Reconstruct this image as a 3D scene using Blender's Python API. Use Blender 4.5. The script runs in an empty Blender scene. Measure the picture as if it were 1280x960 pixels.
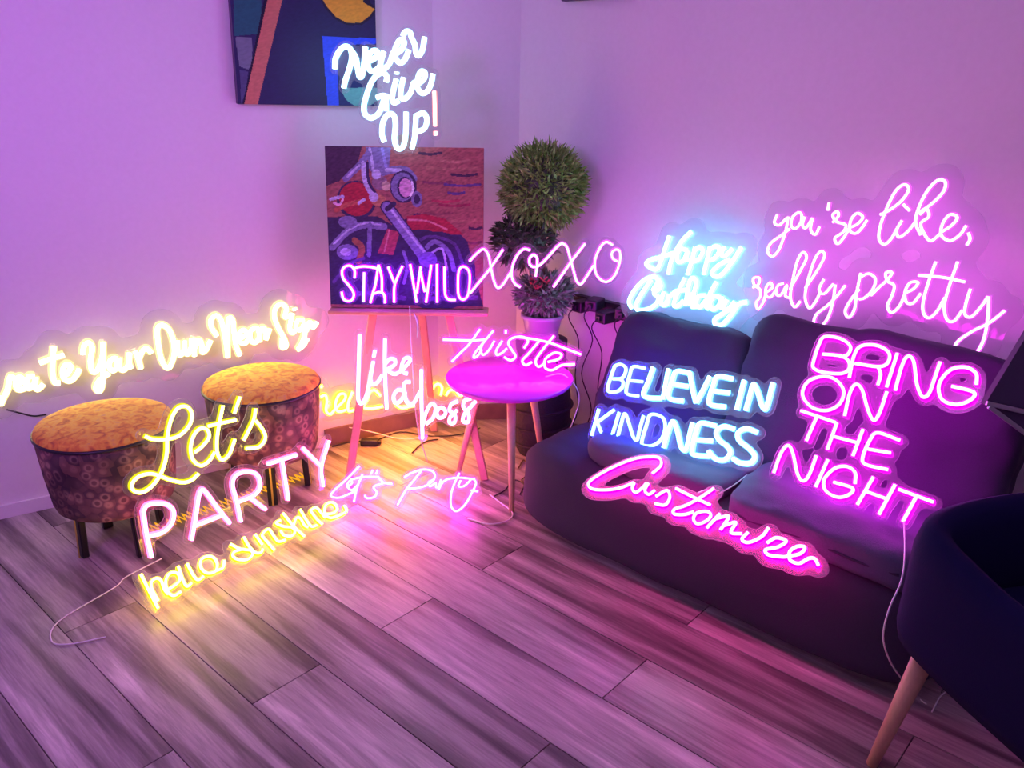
import bpy, bmesh, math, random
import numpy as np
from mathutils import Vector, Matrix, noise

random.seed(7)
S = bpy.context.scene
COL = S.collection
PI = math.pi

# ------------------------------------------------------------------ camera
FPX, CAM_H = 1038.8, 1.5
PITCH, ROLL, YAW = math.radians(20.514), math.radians(-0.78), math.radians(48.057)
FWD = Vector((math.sin(YAW)*math.cos(PITCH), math.cos(YAW)*math.cos(PITCH), -math.sin(PITCH)))
_r = Vector((math.cos(YAW), -math.sin(YAW), 0)); _d = FWD.cross(_r)
RIGHT = _r*math.cos(ROLL)+_d*math.sin(ROLL); DOWN = -_r*math.sin(ROLL)+_d*math.cos(ROLL)
EYE = Vector((0, 0, CAM_H))
cam = bpy.data.cameras.new('camera'); cam.sensor_width = 36; cam.lens = FPX/1280*36; cam.clip_start = .02
camo = bpy.data.objects.new('camera', cam); COL.objects.link(camo)
camo.matrix_world = Matrix.Translation(EYE) @ Matrix((RIGHT, -DOWN, -FWD)).transposed().to_4x4()
S.camera = camo

# ------------------------------------------------------------------ world, fill lamps, exposure
w = bpy.data.worlds.new('world'); S.world = w; w.use_nodes = True
w.node_tree.nodes['Background'].inputs[0].default_value = (.30, .22, .5, 1)
w.node_tree.nodes['Background'].inputs[1].default_value = .05
S.view_settings.view_transform = 'Standard'; S.view_settings.look = 'None'
S.view_settings.exposure = 0.0; S.view_settings.gamma = 1
S.cycles.max_bounces = 6; S.cycles.diffuse_bounces = 3; S.cycles.glossy_bounces = 3
S.cycles.transparent_max_bounces = 16; S.cycles.sample_clamp_indirect = 4
S.cycles.use_denoising = True; S.cycles.caustics_reflective = False; S.cycles.caustics_refractive = False

def area(name, loc, target, size, col, energy, spread=PI):
    l = bpy.data.lights.new(name, 'AREA'); l.shape = 'DISK'; l.size = size; l.color = col; l.energy = energy; l.spread = spread
    o = bpy.data.objects.new(name, l); COL.objects.link(o); o.location = loc
    o.rotation_euler = (Vector(target)-Vector(loc)).to_track_quat('-Z', 'Y').to_euler()
    return o
# added fill: ambient light from overhead, coloured washes in place of unseen signs
area('ceiling_fill', (.6, .6, 2.5), (1.3, 1.4, 0), 1.4, (.60, .44, 1.0), 9)
area('violet_fill', (-.9, 1.2, 1.9), (1.3, 3.0, 1.2), .6, (.50, .13, 1.0), 15, 2.0)
area('lavender_fill', (.9, -1.4, 2.1), (2.6, .9, 1.1), .6, (.50, .30, 1.0), 2.5)

# ------------------------------------------------------------------ helpers
def V(*a): return Vector(a)
def ray(x, y): return FWD + RIGHT*((x-640)/FPX) + DOWN*((y-480)/FPX)
def on_plane(x, y, P, n):
    r = ray(x, y); return EYE + r*((Vector(P)-EYE).dot(n)/r.dot(n))
def on_z(x, y, z=0): return on_plane(x, y, (0, 0, z), Vector((0, 0, 1)))

def mesh_obj(name, verts, faces, mats=None, parent=None, smooth=False, mi=None):
    me = bpy.data.meshes.new(name); me.from_pydata([tuple(v) for v in verts], [], faces); me.update()
    for m in (mats if isinstance(mats, (list, tuple)) else [mats]):
        if m: me.materials.append(m)
    if mi is not None: me.polygons.foreach_set('material_index', mi)
    if smooth: me.polygons.foreach_set('use_smooth', [True]*len(me.polygons))
    o = bpy.data.objects.new(name, me); COL.objects.link(o)
    if parent: o.parent = parent
    return o
def bm_obj(name, bm, mats, parent=None, smooth=False):
    me = bpy.data.meshes.new(name); bm.normal_update(); bm.to_mesh(me); bm.free()
    for m in (mats if isinstance(mats, (list, tuple)) else [mats]): me.materials.append(m)
    if smooth: me.polygons.foreach_set('use_smooth', [True]*len(me.polygons))
    o = bpy.data.objects.new(name, me); COL.objects.link(o)
    if parent: o.parent = parent
    return o
def tag(o, label, cat=None, group=None, kind=None):
    if label: o['label'] = label
    if cat: o['category'] = cat
    if group: o['group'] = group
    if kind: o['kind'] = kind
    return o
def empty(name, loc, rz=0, label=None, cat=None, group=None):
    o = bpy.data.objects.new(name, None); COL.objects.link(o); o.location = loc; o.rotation_euler = (0, 0, rz)
    o.empty_display_size = .05
    return tag(o, label, cat, group)
def box_bm(bm, c, s, M=None, bev=0, seg=2):
    r = bmesh.ops.create_cube(bm, size=1)
    vs = r['verts']
    for v in vs: v.co = Vector((v.co.x*s[0], v.co.y*s[1], v.co.z*s[2]))
    if bev:
        es = list({e for v in vs for e in v.link_edges})
        g = bmesh.ops.bevel(bm, geom=es, offset=bev, segments=seg, profile=.5, affect='EDGES')
        vs = list({v for f in g['faces'] for v in f.verts} | {v for v in vs if v.is_valid})
    for v in vs:
        v.co = (M @ v.co if M else v.co) + Vector(c)
    return vs
def box(name, c, s, mat, parent=None, rz=0, bev=0, M=None, seg=2, smooth=False):
    bm = bmesh.new(); box_bm(bm, (0, 0, 0), s, M or Matrix.Rotation(rz, 3, 'Z'), bev, seg)
    o = bm_obj(name, bm, mat, parent, smooth); o.location = c
    return o
def catmull(P, closed=False, n=6):
    P = [Vector(p) for p in P]
    if len(P) == 2 and not closed: return P
    out = []; m = len(P)
    if closed and (P[0]-P[-1]).length < 1e-6: P = P[:-1]; m -= 1
    rng = range(m if closed else m-1)
    for i in rng:
        if closed: a, b, c, d = P[(i-1) % m], P[i], P[(i+1) % m], P[(i+2) % m]
        else:
            a = P[i-1] if i else P[i]*2-P[i+1]; b = P[i]; c = P[i+1]; d = P[i+2] if i+2 < m else P[i+1]*2-P[i]
        for k in range(n):
            t = k/n
            out.append(.5*((2*b)+(c-a)*t+(2*a-5*b+4*c-d)*t*t+(3*b-a-3*c+d)*t**3))
    if not closed: out.append(P[-1])
    return out
def tube_geo(V_, F_, pts, r, sides=6, closed=False, nrm=None, flat=1.0):
    pts = [Vector(p) for p in pts]
    q = [pts[0]]
    for p in pts[1:]:
        if (p-q[-1]).length > 1e-5: q.append(p)
    pts = q; n = len(pts)
    if n < 2: return
    up = Vector(nrm) if nrm is not None else None
    base = len(V_)
    prev = None
    for i, p in enumerate(pts):
        if closed: t = pts[(i+1) % n]-pts[i-1]
        else: t = pts[min(i+1, n-1)]-pts[max(i-1, 0)]
        if t.length < 1e-9: t = Vector((1, 0, 0))
        t.normalize()
        if up is not None: u = up - t*up.dot(t)
        elif prev is None:
            u = Vector((0, 0, 1)) - t*t.z
            if u.length < .2: u = Vector((1, 0, 0)) - t*t.x
        else: u = prev - t*prev.dot(t)
        if u.length < 1e-6: u = t.orthogonal()
        u.normalize(); prev = u; v = t.cross(u)
        rr = r(i/(n-1)) if callable(r) else r
        for k in range(sides):
            a = 2*PI*k/sides
            V_.append(p + u*(math.cos(a)*rr*flat) + v*(math.sin(a)*rr))
    m = n if closed else n-1
    for i in range(m):
        a = base+i*sides; b = base+((i+1) % n)*sides
        for k in range(sides): F_.append((a+k, a+(k+1) % sides, b+(k+1) % sides, b+k))
    if not closed:
        F_.append(tuple(base+k for k in reversed(range(sides))))
        F_.append(tuple(base+(n-1)*sides+k for k in range(sides)))
def tube(name, pts, r, mat, parent=None, sides=6, spline=True, n=5):
    V_, F_ = [], []
    tube_geo(V_, F_, catmull(pts, n=n) if spline else pts, r, sides)
    return mesh_obj(name, V_, F_, mat, parent, smooth=True)
def lathe(name, prof, mat, parent=None, seg=32, loc=(0, 0, 0), cap=True, wob=None):
    V_, F_ = [], []
    for (r, z) in prof:
        for k in range(seg):
            a = 2*PI*k/seg; rr = r*(wob(a, z) if wob else 1)
            V_.append((rr*math.cos(a), rr*math.sin(a), z))
    for i in range(len(prof)-1):
        for k in range(seg):
            F_.append((i*seg+k, i*seg+(k+1) % seg, (i+1)*seg+(k+1) % seg, (i+1)*seg+k))
    if cap:
        F_.append(tuple(reversed(range(seg)))); F_.append(tuple((len(prof)-1)*seg+k for k in range(seg)))
    o = mesh_obj(name, V_, F_, mat, parent, smooth=True); o.location = loc
    return o

# ------------------------------------------------------------------ materials
class NT:
    def __init__(s, name):
        s.m = bpy.data.materials.new(name); s.m.use_nodes = True; s.t = s.m.node_tree; s.t.nodes.clear()
        s.out = s.n('ShaderNodeOutputMaterial')
    def n(s, ty, **k):
        nd = s.t.nodes.new(ty)
        for a, b in k.items():
            if a.startswith('i_'): nd.inputs[a[2:].replace('_', ' ')].default_value = b
            else: setattr(nd, a, b)
        return nd
    def l(s, a, b): s.t.links.new(a, b)
    def ramp(s, fac, stops):
        r = s.n('ShaderNodeValToRGB'); e = r.color_ramp.elements
        while len(e) < len(stops): e.new(.5)
        for x, (p, c) in zip(e, stops): x.position = p; x.color = (*c, 1)
        s.l(fac, r.inputs[0]); return r.outputs[0]
def simple(name, col, rough=.6, metal=0, bump=0, bscale=80, var=0, spec=.5, sheen=0):
    t = NT(name); b = t.n('ShaderNodeBsdfPrincipled'); t.l(b.outputs[0], t.out.inputs[0])
    b.inputs['Base Color'].default_value = (*col, 1); b.inputs['Roughness'].default_value = rough
    b.inputs['Metallic'].default_value = metal; b.inputs['Specular IOR Level'].default_value = spec
    b.inputs['Sheen Weight'].default_value = sheen
    tc = t.n('ShaderNodeTexCoord')
    nz = t.n('ShaderNodeTexNoise', i_Scale=bscale, i_Detail=4.0); t.l(tc.outputs['Object'], nz.inputs['Vector'])
    if var:
        c = t.ramp(nz.outputs['Fac'], [(.25, tuple(x*(1-var) for x in col)), (.75, tuple(min(1, x*(1+var)) for x in col))])
        t.l(c, b.inputs['Base Color'])
    if bump:
        bp = t.n('ShaderNodeBump', i_Strength=bump, i_Distance=.01); t.l(nz.outputs['Fac'], bp.inputs['Height']); t.l(bp.outputs[0], b.inputs['Normal'])
    return t.m
def emis(name, col, s):
    t = NT(name); e = t.n('ShaderNodeEmission'); e.inputs[0].default_value = (*col, 1); e.inputs[1].default_value = s
    t.l(e.outputs[0], t.out.inputs[0]); return t.m
M_wall = simple('wall_paint', (.80, .78, .80), .55, bump=.05, bscale=60, var=.02)
M_ceil = simple('ceiling_paint', (.8, .8, .8), .8)
M_base = simple('skirting_wood', (.22, .13, .11), .5, var=.15, bscale=20)
M_under = simple('subfloor', (.12, .10, .09), .9)
M_black = simple('black_plastic', (.015, .015, .02), .4)
M_blackmetal = simple('black_metal', (.02, .02, .025), .35, .6)
M_brass = simple('brass_edge', (.6, .42, .15), .3, 1)
M_white = simple('white_cord', (.8, .8, .8), .4)
M_wood = simple('light_wood', (.62, .36, .22), .45, var=.12, bscale=25)
M_wood2 = simple('beech_wood', (.66, .44, .28), .45, var=.12, bscale=30)
M_tabletop = simple('magenta_lit_table_lacquer', (.80, .04, .80), .25)  # white top with the sign's magenta light put into its colour
M_sofa = simple('dark_grey_sofa_fabric', (.036, .026, .062), .9, bump=.25, bscale=350, var=.1)
M_sofa2 = simple('charcoal_seat_fabric', (.080, .068, .135), .9, bump=.25, bscale=350, var=.1)
M_navy = simple('navy_velvet', (.006, .005, .045), .95, bump=.1, bscale=300, spec=.15)
M_pot = simple('grey_ceramic', (.35, .32, .42), .35)
M_basket = simple('dark_basket', (.03, .022, .03), .7, bump=.6, bscale=60)
M_greybar = simple('grey_metal', (.42, .42, .46), .35, .7)
M_slate = simple('slate_cloth', (.06, .04, .09), .8, var=.1, bscale=8)
M_canvas = simple('canvas_edge', (.12, .10, .16), .8)
M_bark = simple('stem_bark', (.14, .08, .05), .8, var=.3, bscale=40, bump=.3)

def leafmat(name, a, b):
    t = NT(name); p = t.n('ShaderNodeBsdfPrincipled', i_Roughness=.5); t.l(p.outputs[0], t.out.inputs[0])
    tc = t.n('ShaderNodeTexCoord'); nz = t.n('ShaderNodeTexNoise', i_Scale=45.0, i_Detail=3.0); t.l(tc.outputs['Object'], nz.inputs['Vector'])
    t.l(t.ramp(nz.outputs['Fac'], [(.3, a), (.7, b)]), p.inputs['Base Color'])
    return t.m
M_leaf = leafmat('topiary_leaf', (.07, .20, .02), (.46, .78, .18))
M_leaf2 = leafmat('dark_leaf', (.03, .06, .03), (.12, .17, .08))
M_leaf3 = leafmat('grey_green_leaf', (.08, .16, .09), (.34, .52, .32))
M_petal = simple('coral_petal', (.85, .18, .22), .5, var=.15)

# planks: grain along local Y, own tone per plank
t = NT('plank_wood'); p = t.n('ShaderNodeBsdfPrincipled'); t.l(p.outputs[0], t.out.inputs[0])
tc = t.n('ShaderNodeTexCoord'); oi = t.n('ShaderNodeObjectInfo')
cmb = t.n('ShaderNodeCombineXYZ'); mu = t.n('ShaderNodeMath', operation='MULTIPLY'); mu.inputs[1].default_value = 37.0
t.l(oi.outputs['Random'], mu.inputs[0])
for k in range(3): t.l(mu.outputs[0], cmb.inputs[k])
ad = t.n('ShaderNodeVectorMath', operation='ADD'); t.l(tc.outputs['Object'], ad.inputs[0]); t.l(cmb.outputs[0], ad.inputs[1])
def stretched(sx, sy, scale, det, dist=0):
    m = t.n('ShaderNodeMapping'); m.inputs['Scale'].default_value = (sx, sy, 1); t.l(ad.outputs[0], m.inputs[0])
    z = t.n('ShaderNodeTexNoise', i_Scale=scale, i_Detail=det, i_Distortion=dist); t.l(m.outputs[0], z.inputs['Vector']); return z.outputs['Fac']
broad = stretched(1, .07, 18, 5, .3); fine = stretched(1, .06, 150, 6, .5); dark = stretched(1, .11, 12, 5, .5)
base = t.ramp(broad, [(.30, (.12, .10, .095)), (.44, (.27, .235, .225)), (.50, (.42, .375, .355)), (.60, (.50, .45, .43)), (.70, (.76, .70, .66))])
fr = t.ramp(fine, [(.3, (.62, .60, .60)), (.65, (1.05, 1.03, 1.03))])
mx = t.n('ShaderNodeMix', data_type='RGBA', blend_type='MULTIPLY'); mx.inputs[0].default_value = .8
t.l(base, mx.inputs[6]); t.l(fr, mx.inputs[7])
dr = t.ramp(dark, [(.60, (1, 1, 1)), (.76, (.62, .58, .58))])
mx2 = t.n('ShaderNodeMix', data_type='RGBA', blend_type='MULTIPLY'); mx2.inputs[0].default_value = .9
t.l(mx.outputs[2], mx2.inputs[6]); t.l(dr, mx2.inputs[7])
hs = t.n('ShaderNodeHueSaturation'); mr = t.n('ShaderNodeMapRange'); mr.inputs['To Min'].default_value = .78; mr.inputs['To Max'].default_value = 1.15
t.l(oi.outputs['Random'], mr.inputs[0]); t.l(mr.outputs[0], hs.inputs['Value']); t.l(mx2.outputs[2], hs.inputs['Color'])
t.l(hs.outputs[0], p.inputs['Base Color']); p.inputs['Roughness'].default_value = .36
bp = t.n('ShaderNodeBump', i_Strength=.12, i_Distance=.004); t.l(fine, bp.inputs['Height']); t.l(bp.outputs[0], p.inputs['Normal'])
M_plank = t.m

# pouf fabric: dark printed cloth with rings
t = NT('ring_print_fabric'); p = t.n('ShaderNodeBsdfPrincipled', i_Roughness=.85); t.l(p.outputs[0], t.out.inputs[0])
tc = t.n('ShaderNodeTexCoord'); vo = t.n('ShaderNodeTexVoronoi', i_Scale=30.0); t.l(tc.outputs['Object'], vo.inputs['Vector'])
rings = t.ramp(vo.outputs['Distance'], [(.0, (.10, .07, .06)), (.20, (.12, .08, .07)), (.30, (.40, .30, .22)), (.42, (.30, .20, .15)), (.50, (.13, .09, .09)), (.8, (.08, .055, .06))])
nz = t.n('ShaderNodeTexNoise', i_Scale=7.0, i_Detail=3.0); t.l(tc.outputs['Object'], nz.inputs['Vector'])
bl = t.ramp(nz.outputs['Fac'], [(.40, (.30, .24, .24)), (.6, (1, .9, .75))])
mx = t.n('ShaderNodeMix', data_type='RGBA', blend_type='MULTIPLY'); mx.inputs[0].default_value = 1; t.l(rings, mx.inputs[6]); t.l(bl, mx.inputs[7])
ho = t.n('ShaderNodeMix', data_type='RGBA', blend_type='ADD'); ho.inputs[0].default_value = .35; t.l(mx.outputs[2], ho.inputs[6]); t.l(t.ramp(vo.outputs['Color'], [(.3, (.05, .03, .03)), (.9, (.35, .17, .10))]), ho.inputs[7])
t.l(ho.outputs[2], p.inputs['Base Color']); M_pouf = t.m
t = NT('gold_print_fabric'); p = t.n('ShaderNodeBsdfPrincipled', i_Roughness=.8); t.l(p.outputs[0], t.out.inputs[0])
tc = t.n('ShaderNodeTexCoord'); nz = t.n('ShaderNodeTexNoise', i_Scale=34.0, i_Detail=5.0, i_Distortion=1.0); t.l(tc.outputs['Object'], nz.inputs['Vector'])
t.l(t.ramp(nz.outputs['Fac'], [(.3, (.50, .16, .04)), (.45, (.80, .34, .04)), (.58, (.90, .58, .06)), (.75, (.72, .36, .12))]), p.inputs['Base Color']); M_pouftop = t.m

# clear acrylic backing: mostly clear, slightly scattering, glossy
def acrylic(name, tint, haze):
    t = NT(name); tr = t.n('ShaderNodeBsdfTransparent'); tr.inputs[0].default_value = (.97, .96, .98, 1)
    df = t.n('ShaderNodeBsdfDiffuse'); df.inputs[0].default_value = (*tint, 1)
    tl = t.n('ShaderNodeBsdfTranslucent'); tl.inputs[0].default_value = (*tint, 1)
    gl = t.n('ShaderNodeBsdfGlossy', i_Roughness=.08)
    m1 = t.n('ShaderNodeMixShader'); t.l(df.outputs[0], m1.inputs[1]); t.l(tl.outputs[0], m1.inputs[2])
    m2 = t.n('ShaderNodeMixShader'); m2.inputs[0].default_value = haze; t.l(tr.outputs[0], m2.inputs[1]); t.l(m1.outputs[0], m2.inputs[2])
    m3 = t.n('ShaderNodeMixShader'); m3.inputs[0].default_value = .04; t.l(m2.outputs[0], m3.inputs[1]); t.l(gl.outputs[0], m3.inputs[2])
    t.l(m3.outputs[0], t.out.inputs[0]); return t.m
M_acr = acrylic('clear_acrylic', (.9, .9, .95), .07)
M_rim = acrylic('acrylic_cut_edge', (.9, .9, .95), .28)

# ------------------------------------------------------------------ room
K = (-1.6, 3.708); A = (2.40, 2.60); B = (2.66, 2.37); Cc = (2.66, -2.2); D = (-1.6, -2.2)
ROOM = [D, Cc, B, A, K]          # counter-clockwise
H = 2.6
def wall(name, a, b, th=.12):
    a = Vector((*a, 0)); b = Vector((*b, 0)); d = (b-a).normalized(); n = Vector((d.y, -d.x, 0))   # outward for ccw order
    a2 = a-d*0; b2 = b+d*0
    V_ = [a2, b2, b2+n*th, a2+n*th]; V_ = V_+[v+Vector((0, 0, H)) for v in V_]
    F_ = [(0, 1, 5, 4), (1, 2, 6, 5), (2, 3, 7, 6), (3, 0, 4, 7), (0, 3, 2, 1), (4, 5, 6, 7)]
    return tag(mesh_obj(name, V_, F_, M_wall), None, kind='structure')
wall('wall_right', Cc, B); wall('wall_corner', B, A); wall('wall_left', A, K)
wall('wall_back', K, D); wall('wall_front', D, Cc)
def poly_slab(name, pts, z0, z1, mat, parent=None):
    n = len(pts); V_ = [(*p, z0) for p in pts]+[(*p, z1) for p in pts]
    F_ = [tuple(reversed(range(n))), tuple(range(n, 2*n))]+[(i, (i+1) % n, n+(i+1) % n, n+i) for i in range(n)]
    return mesh_obj(name, V_, F_, mat, parent)
tag(poly_slab('ceiling', ROOM, H, H+.1, M_ceil), None, kind='structure')
FLOOR = tag(poly_slab('floor', ROOM, -.12, -.006, M_under), None, kind='structure')
def clip(poly, a, b):
    out = []
    def side(p): return (b[0]-a[0])*(p[1]-a[1])-(b[1]-a[1])*(p[0]-a[0])
    for i, p in enumerate(poly):
        q = poly[(i+1) % len(poly)]; sp, sq = side(p), side(q)
        if sp >= 0: out.append(p)
        if sp*sq < 0: t_ = sp/(sp-sq); out.append((p[0]+(q[0]-p[0])*t_, p[1]+(q[1]-p[1])*t_))
    return out
PW, PL = .2072, 1.27
whole = None
for i in range(-10, 12):
    x0 = .403+i*PW
    yo = .967 + (PL/2 if i % 2 == 0 else 0)
    for j in range(-4, 4):
        y0 = yo+j*PL; g = .0012
        cx, cy = x0+PW/2, y0+PL/2
        q = [(x0+g, y0+g), (x0+PW-g, y0+g), (x0+PW-g, y0+PL-g), (x0+g, y0+PL-g)]; full = list(q)
        for k in range(5):
            if q: q = clip(q, ROOM[k], ROOM[(k+1) % 5])
        if len(q) < 3: continue
        if len(q) == 4 and all(abs(a_[0]-b_[0])+abs(a_[1]-b_[1]) < 1e-6 for a_, b_ in zip(q, full)):
            if whole is None:
                bm = bmesh.new(); box_bm(bm, (0, 0, -.003), (PW-2*g, PL-2*g, .006), None, .0007, 1)
                o = bm_obj('plank', bm, M_plank, FLOOR); whole = o.data
            else:
                o = bpy.data.objects.new('plank', whole); COL.objects.link(o); o.parent = FLOOR
            o.location = (cx, cy, 0)
        else:
            o = poly_slab('plank', [(a_-cx, b_-cy) for a_, b_ in q], -.006, 0, M_plank, FLOOR); o.location = (cx, cy, 0)
def skirting(name, a, b, mat=None, hh=.075):
    a = Vector((*a, 0)); b = Vector((*b, 0)); d = (b-a).normalized(); n = Vector((-d.y, d.x, 0))
    V_ = [a, b, b+n*.012, a+n*.012]; V_ = [v+V(0, 0, .001) for v in V_]+[v+V(0, 0, hh) for v in V_]
    return tag(mesh_obj(name, V_, [(3, 2, 1, 0), (4, 5, 6, 7), (0, 1, 5, 4), (1, 2, 6, 5), (2, 3, 7, 6), (3, 0, 4, 7)], mat or M_base), None, kind='structure')
skirting('baseboard_right', Cc, B); skirting('baseboard_corner', B, A); KX = (A[0]-.55*(A[0]-K[0])/math.dist(A, K), A[1]-.55*(A[1]-K[1])/math.dist(A, K))
skirting('baseboard_left', KX, K, M_wall, .05); skirting('trim_1', A, KX)
WL = Vector((A[0]-.0, A[1], 0)); WLd = Vector((A[0]-K[0], A[1]-K[1], 0)).normalized(); WLn = Vector((WLd.y, -WLd.x, 0))  # into room
CN = Vector((-math.sin(YAW), -math.cos(YAW), 0))   # horizontal, towards the viewer's side of the room
# ------------------------------------------------------------------ neon signs
NEON = {}
def neon(name, col, s, jacket, js):
    NEON[name] = (emis(name+'_glow', col, s), emis(name+'_jacket', jacket, js))
neon('warm_white', (1.0, .86, .42), 14, (1.0, .80, .30), 1.9)
neon('ice_white', (.55, .88, 1.0), 12, (.40, .78, 1.0), 4.5)
neon('cyan_white', (.25, .75, 1.0), 16, (.12, .55, 1.0), 6)
neon('lemon', (.95, .88, .10), 12, (.62, .60, .01), 1.6)
neon('amber', (1.0, .68, .06), 22, (1.0, .66, .0), 9)
neon('deep_amber', (1.0, .40, .02), 50, (1.0, .50, .02), 5)
neon('blush', (1.0, .16, .50), 14, (1.0, .10, .38), 6)
neon('rose', (1.0, .18, .50), 14, (1.0, .12, .36), 15)
neon('orchid', (.92, .16, .80), 10, (.80, .05, .90), 3.5)
neon('floor_magenta', (1.0, .10, .85), 20, (1.0, .02, .80), 26)
neon('violet', (.50, .10, 1.0), 16, (.28, .0, 1.0), 10)
neon('magenta', (1.0, .08, .88), 18, (1.0, .0, .85), 18)
neon('hot_pink', (1.0, .08, .45), 18, (1.0, .0, .30), 22)
neon('soft_pink', (.90, .24, .90), 8, (.80, .08, .85), 2.2)
neon('blue', (.10, .30, 1.0), 14, (.02, .03, 1.0), 45)
neon('coral', (1.0, .45, .45), 6, (1.0, .35, .35), 1.5)

def marching(pts2, rad, cell):
    """outline plate around a cloud of plane points: cells of a distance field, cut at the iso line"""
    P = np.array(pts2); lo = P.min(0)-rad-2*cell; hi = P.max(0)+rad+2*cell
    nx, ny = int((hi[0]-lo[0])/cell)+2, int((hi[1]-lo[1])/cell)+2
    X, Y = np.meshgrid(lo[0]+np.arange(nx)*cell, lo[1]+np.arange(ny)*cell, indexing='ij')
    Dm = np.full(X.shape, 9.0)
    for k in range(0, len(P), 400):
        d = np.sqrt((X[..., None]-P[k:k+400, 0])**2+(Y[..., None]-P[k:k+400, 1])**2).min(-1); Dm = np.minimum(Dm, d)
    Fm = Dm-rad
    for _ in range(2):
        G = Fm.copy(); G[1:-1, 1:-1] = (Fm[1:-1, 1:-1]*2+Fm[:-2, 1:-1]+Fm[2:, 1:-1]+Fm[1:-1, :-2]+Fm[1:-1, 2:])/6; Fm = G
    verts, faces, vid = [], [], {}
    def vert(key, p):
        if key not in vid: vid[key] = len(verts); verts.append(p)
        return vid[key]
    for i in range(nx-1):
        for j in range(ny-1):
            cs = [(i, j), (i+1, j), (i+1, j+1), (i, j+1)]; f = [Fm[c] for c in cs]
            if min(f) >= 0: continue
            loop = []
            for k in range(4):
                c, d = cs[k], cs[(k+1) % 4]; fc, fd = f[k], f[(k+1) % 4]
                if fc < 0: loop.append(vert(c, (X[c], Y[c])))
                if (fc < 0) != (fd < 0):
                    tt = fc/(fc-fd); key = (min(c, d), max(c, d))
                    loop.append(vert(key, (X[c]+(X[d]-X[c])*tt, Y[c]+(Y[d]-Y[c])*tt)))
            if len(loop) >= 3: faces.append(loop)
    return verts, faces

SIGNS = {}
def sign(name, label, plane, specs, r=.0052, pr=.026, cell=.010, standoff=.016, panel=True, cable=None, cat='neon sign', group=None, default='magenta', jr=1.65, haze=None):
    """plane=(point, normal towards viewer); specs = [(ox, oy, scale, [(strokes, colour or None, closed?) ...])]"""
    P0, n = Vector(plane[0]), Vector(plane[1]).normalized()
    ux = Vector((0, 0, 1)).cross(n)
    ux = ux.normalized() if ux.length > .05 else Vector((1, 0, 0)); uy = n.cross(ux)
    allp, letters = [], []
    for (ox, oy, s, glyphs) in specs:
        for g in glyphs:
            col = default
            if isinstance(g, tuple): g, col = g
            V_, F_, MI = [], [], []
            for st in g:
                w3 = [on_plane(ox+x/s, oy+y/s, P0, n) for x, y in st]
                closed = len(st) > 3 and st[0] == st[-1]
                sharp = len(st) == 2
                c = catmull(w3, closed) if not sharp else w3
                if sharp: c = [w3[0].lerp(w3[1], k/4) for k in range(5)]
                allp += c
                f0 = len(F_)
                rr = r*(.62 if col == 'blue' else 1)
                tube_geo(V_, F_, [q+n*.003 for q in c], rr, 6, closed, n); MI += [0]*(len(F_)-f0); f0 = len(F_)
                tube_geo(V_, F_, [q-n*.003 for q in c], rr*jr, 6, closed, n, .8); MI += [1]*(len(F_)-f0)
            letters.append((V_, F_, MI, col))
    cen = sum(allp, Vector())/len(allp)
    low = min(p.z for p in allp)
    root = empty(name, (cen.x, cen.y, low), 0, label, cat, group)
    off = Vector(root.location)
    for V_, F_, MI, col in letters:
        mesh_obj('neon_letter', [v-off for v in V_], F_, list(NEON[col]), root, smooth=True, mi=MI)
    if panel:
        p2 = []
        for q in allp: d = q-P0; p2.append((d.dot(ux), d.dot(uy)))
        vs, fs = marching(p2, pr, cell)
        top = [P0+ux*x+uy*y-n*(standoff-.004)-off for x, y in vs]; bot = [v-n*.004 for v in top]; m = len(vs)
        edges = {}
        for f in fs:
            for k in range(len(f)): edges[(f[k], f[(k+1) % len(f)])] = 1
        F_ = [tuple(f) for f in fs]+[tuple(m+k for k in reversed(f)) for f in fs]; MI = [0]*len(F_)
        for (a, b) in edges:
            if (b, a) not in edges: F_.append((a, m+a, m+b, b)); MI.append(1)
        mesh_obj('backing_panel', top+bot, F_, [haze or M_acr, M_rim], root, mi=MI)
    if cable:
        tube('power_cord', [Vector(c)-off for c in cable], .0022, M_white, root, 5)
    SIGNS[name+label[:6]] = root
    return root

LAY = lambda n, tilt: (Vector(n)*math.cos(math.radians(tilt))+Vector((0, 0, 1))*math.sin(math.radians(tilt))).normalized()

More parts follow.
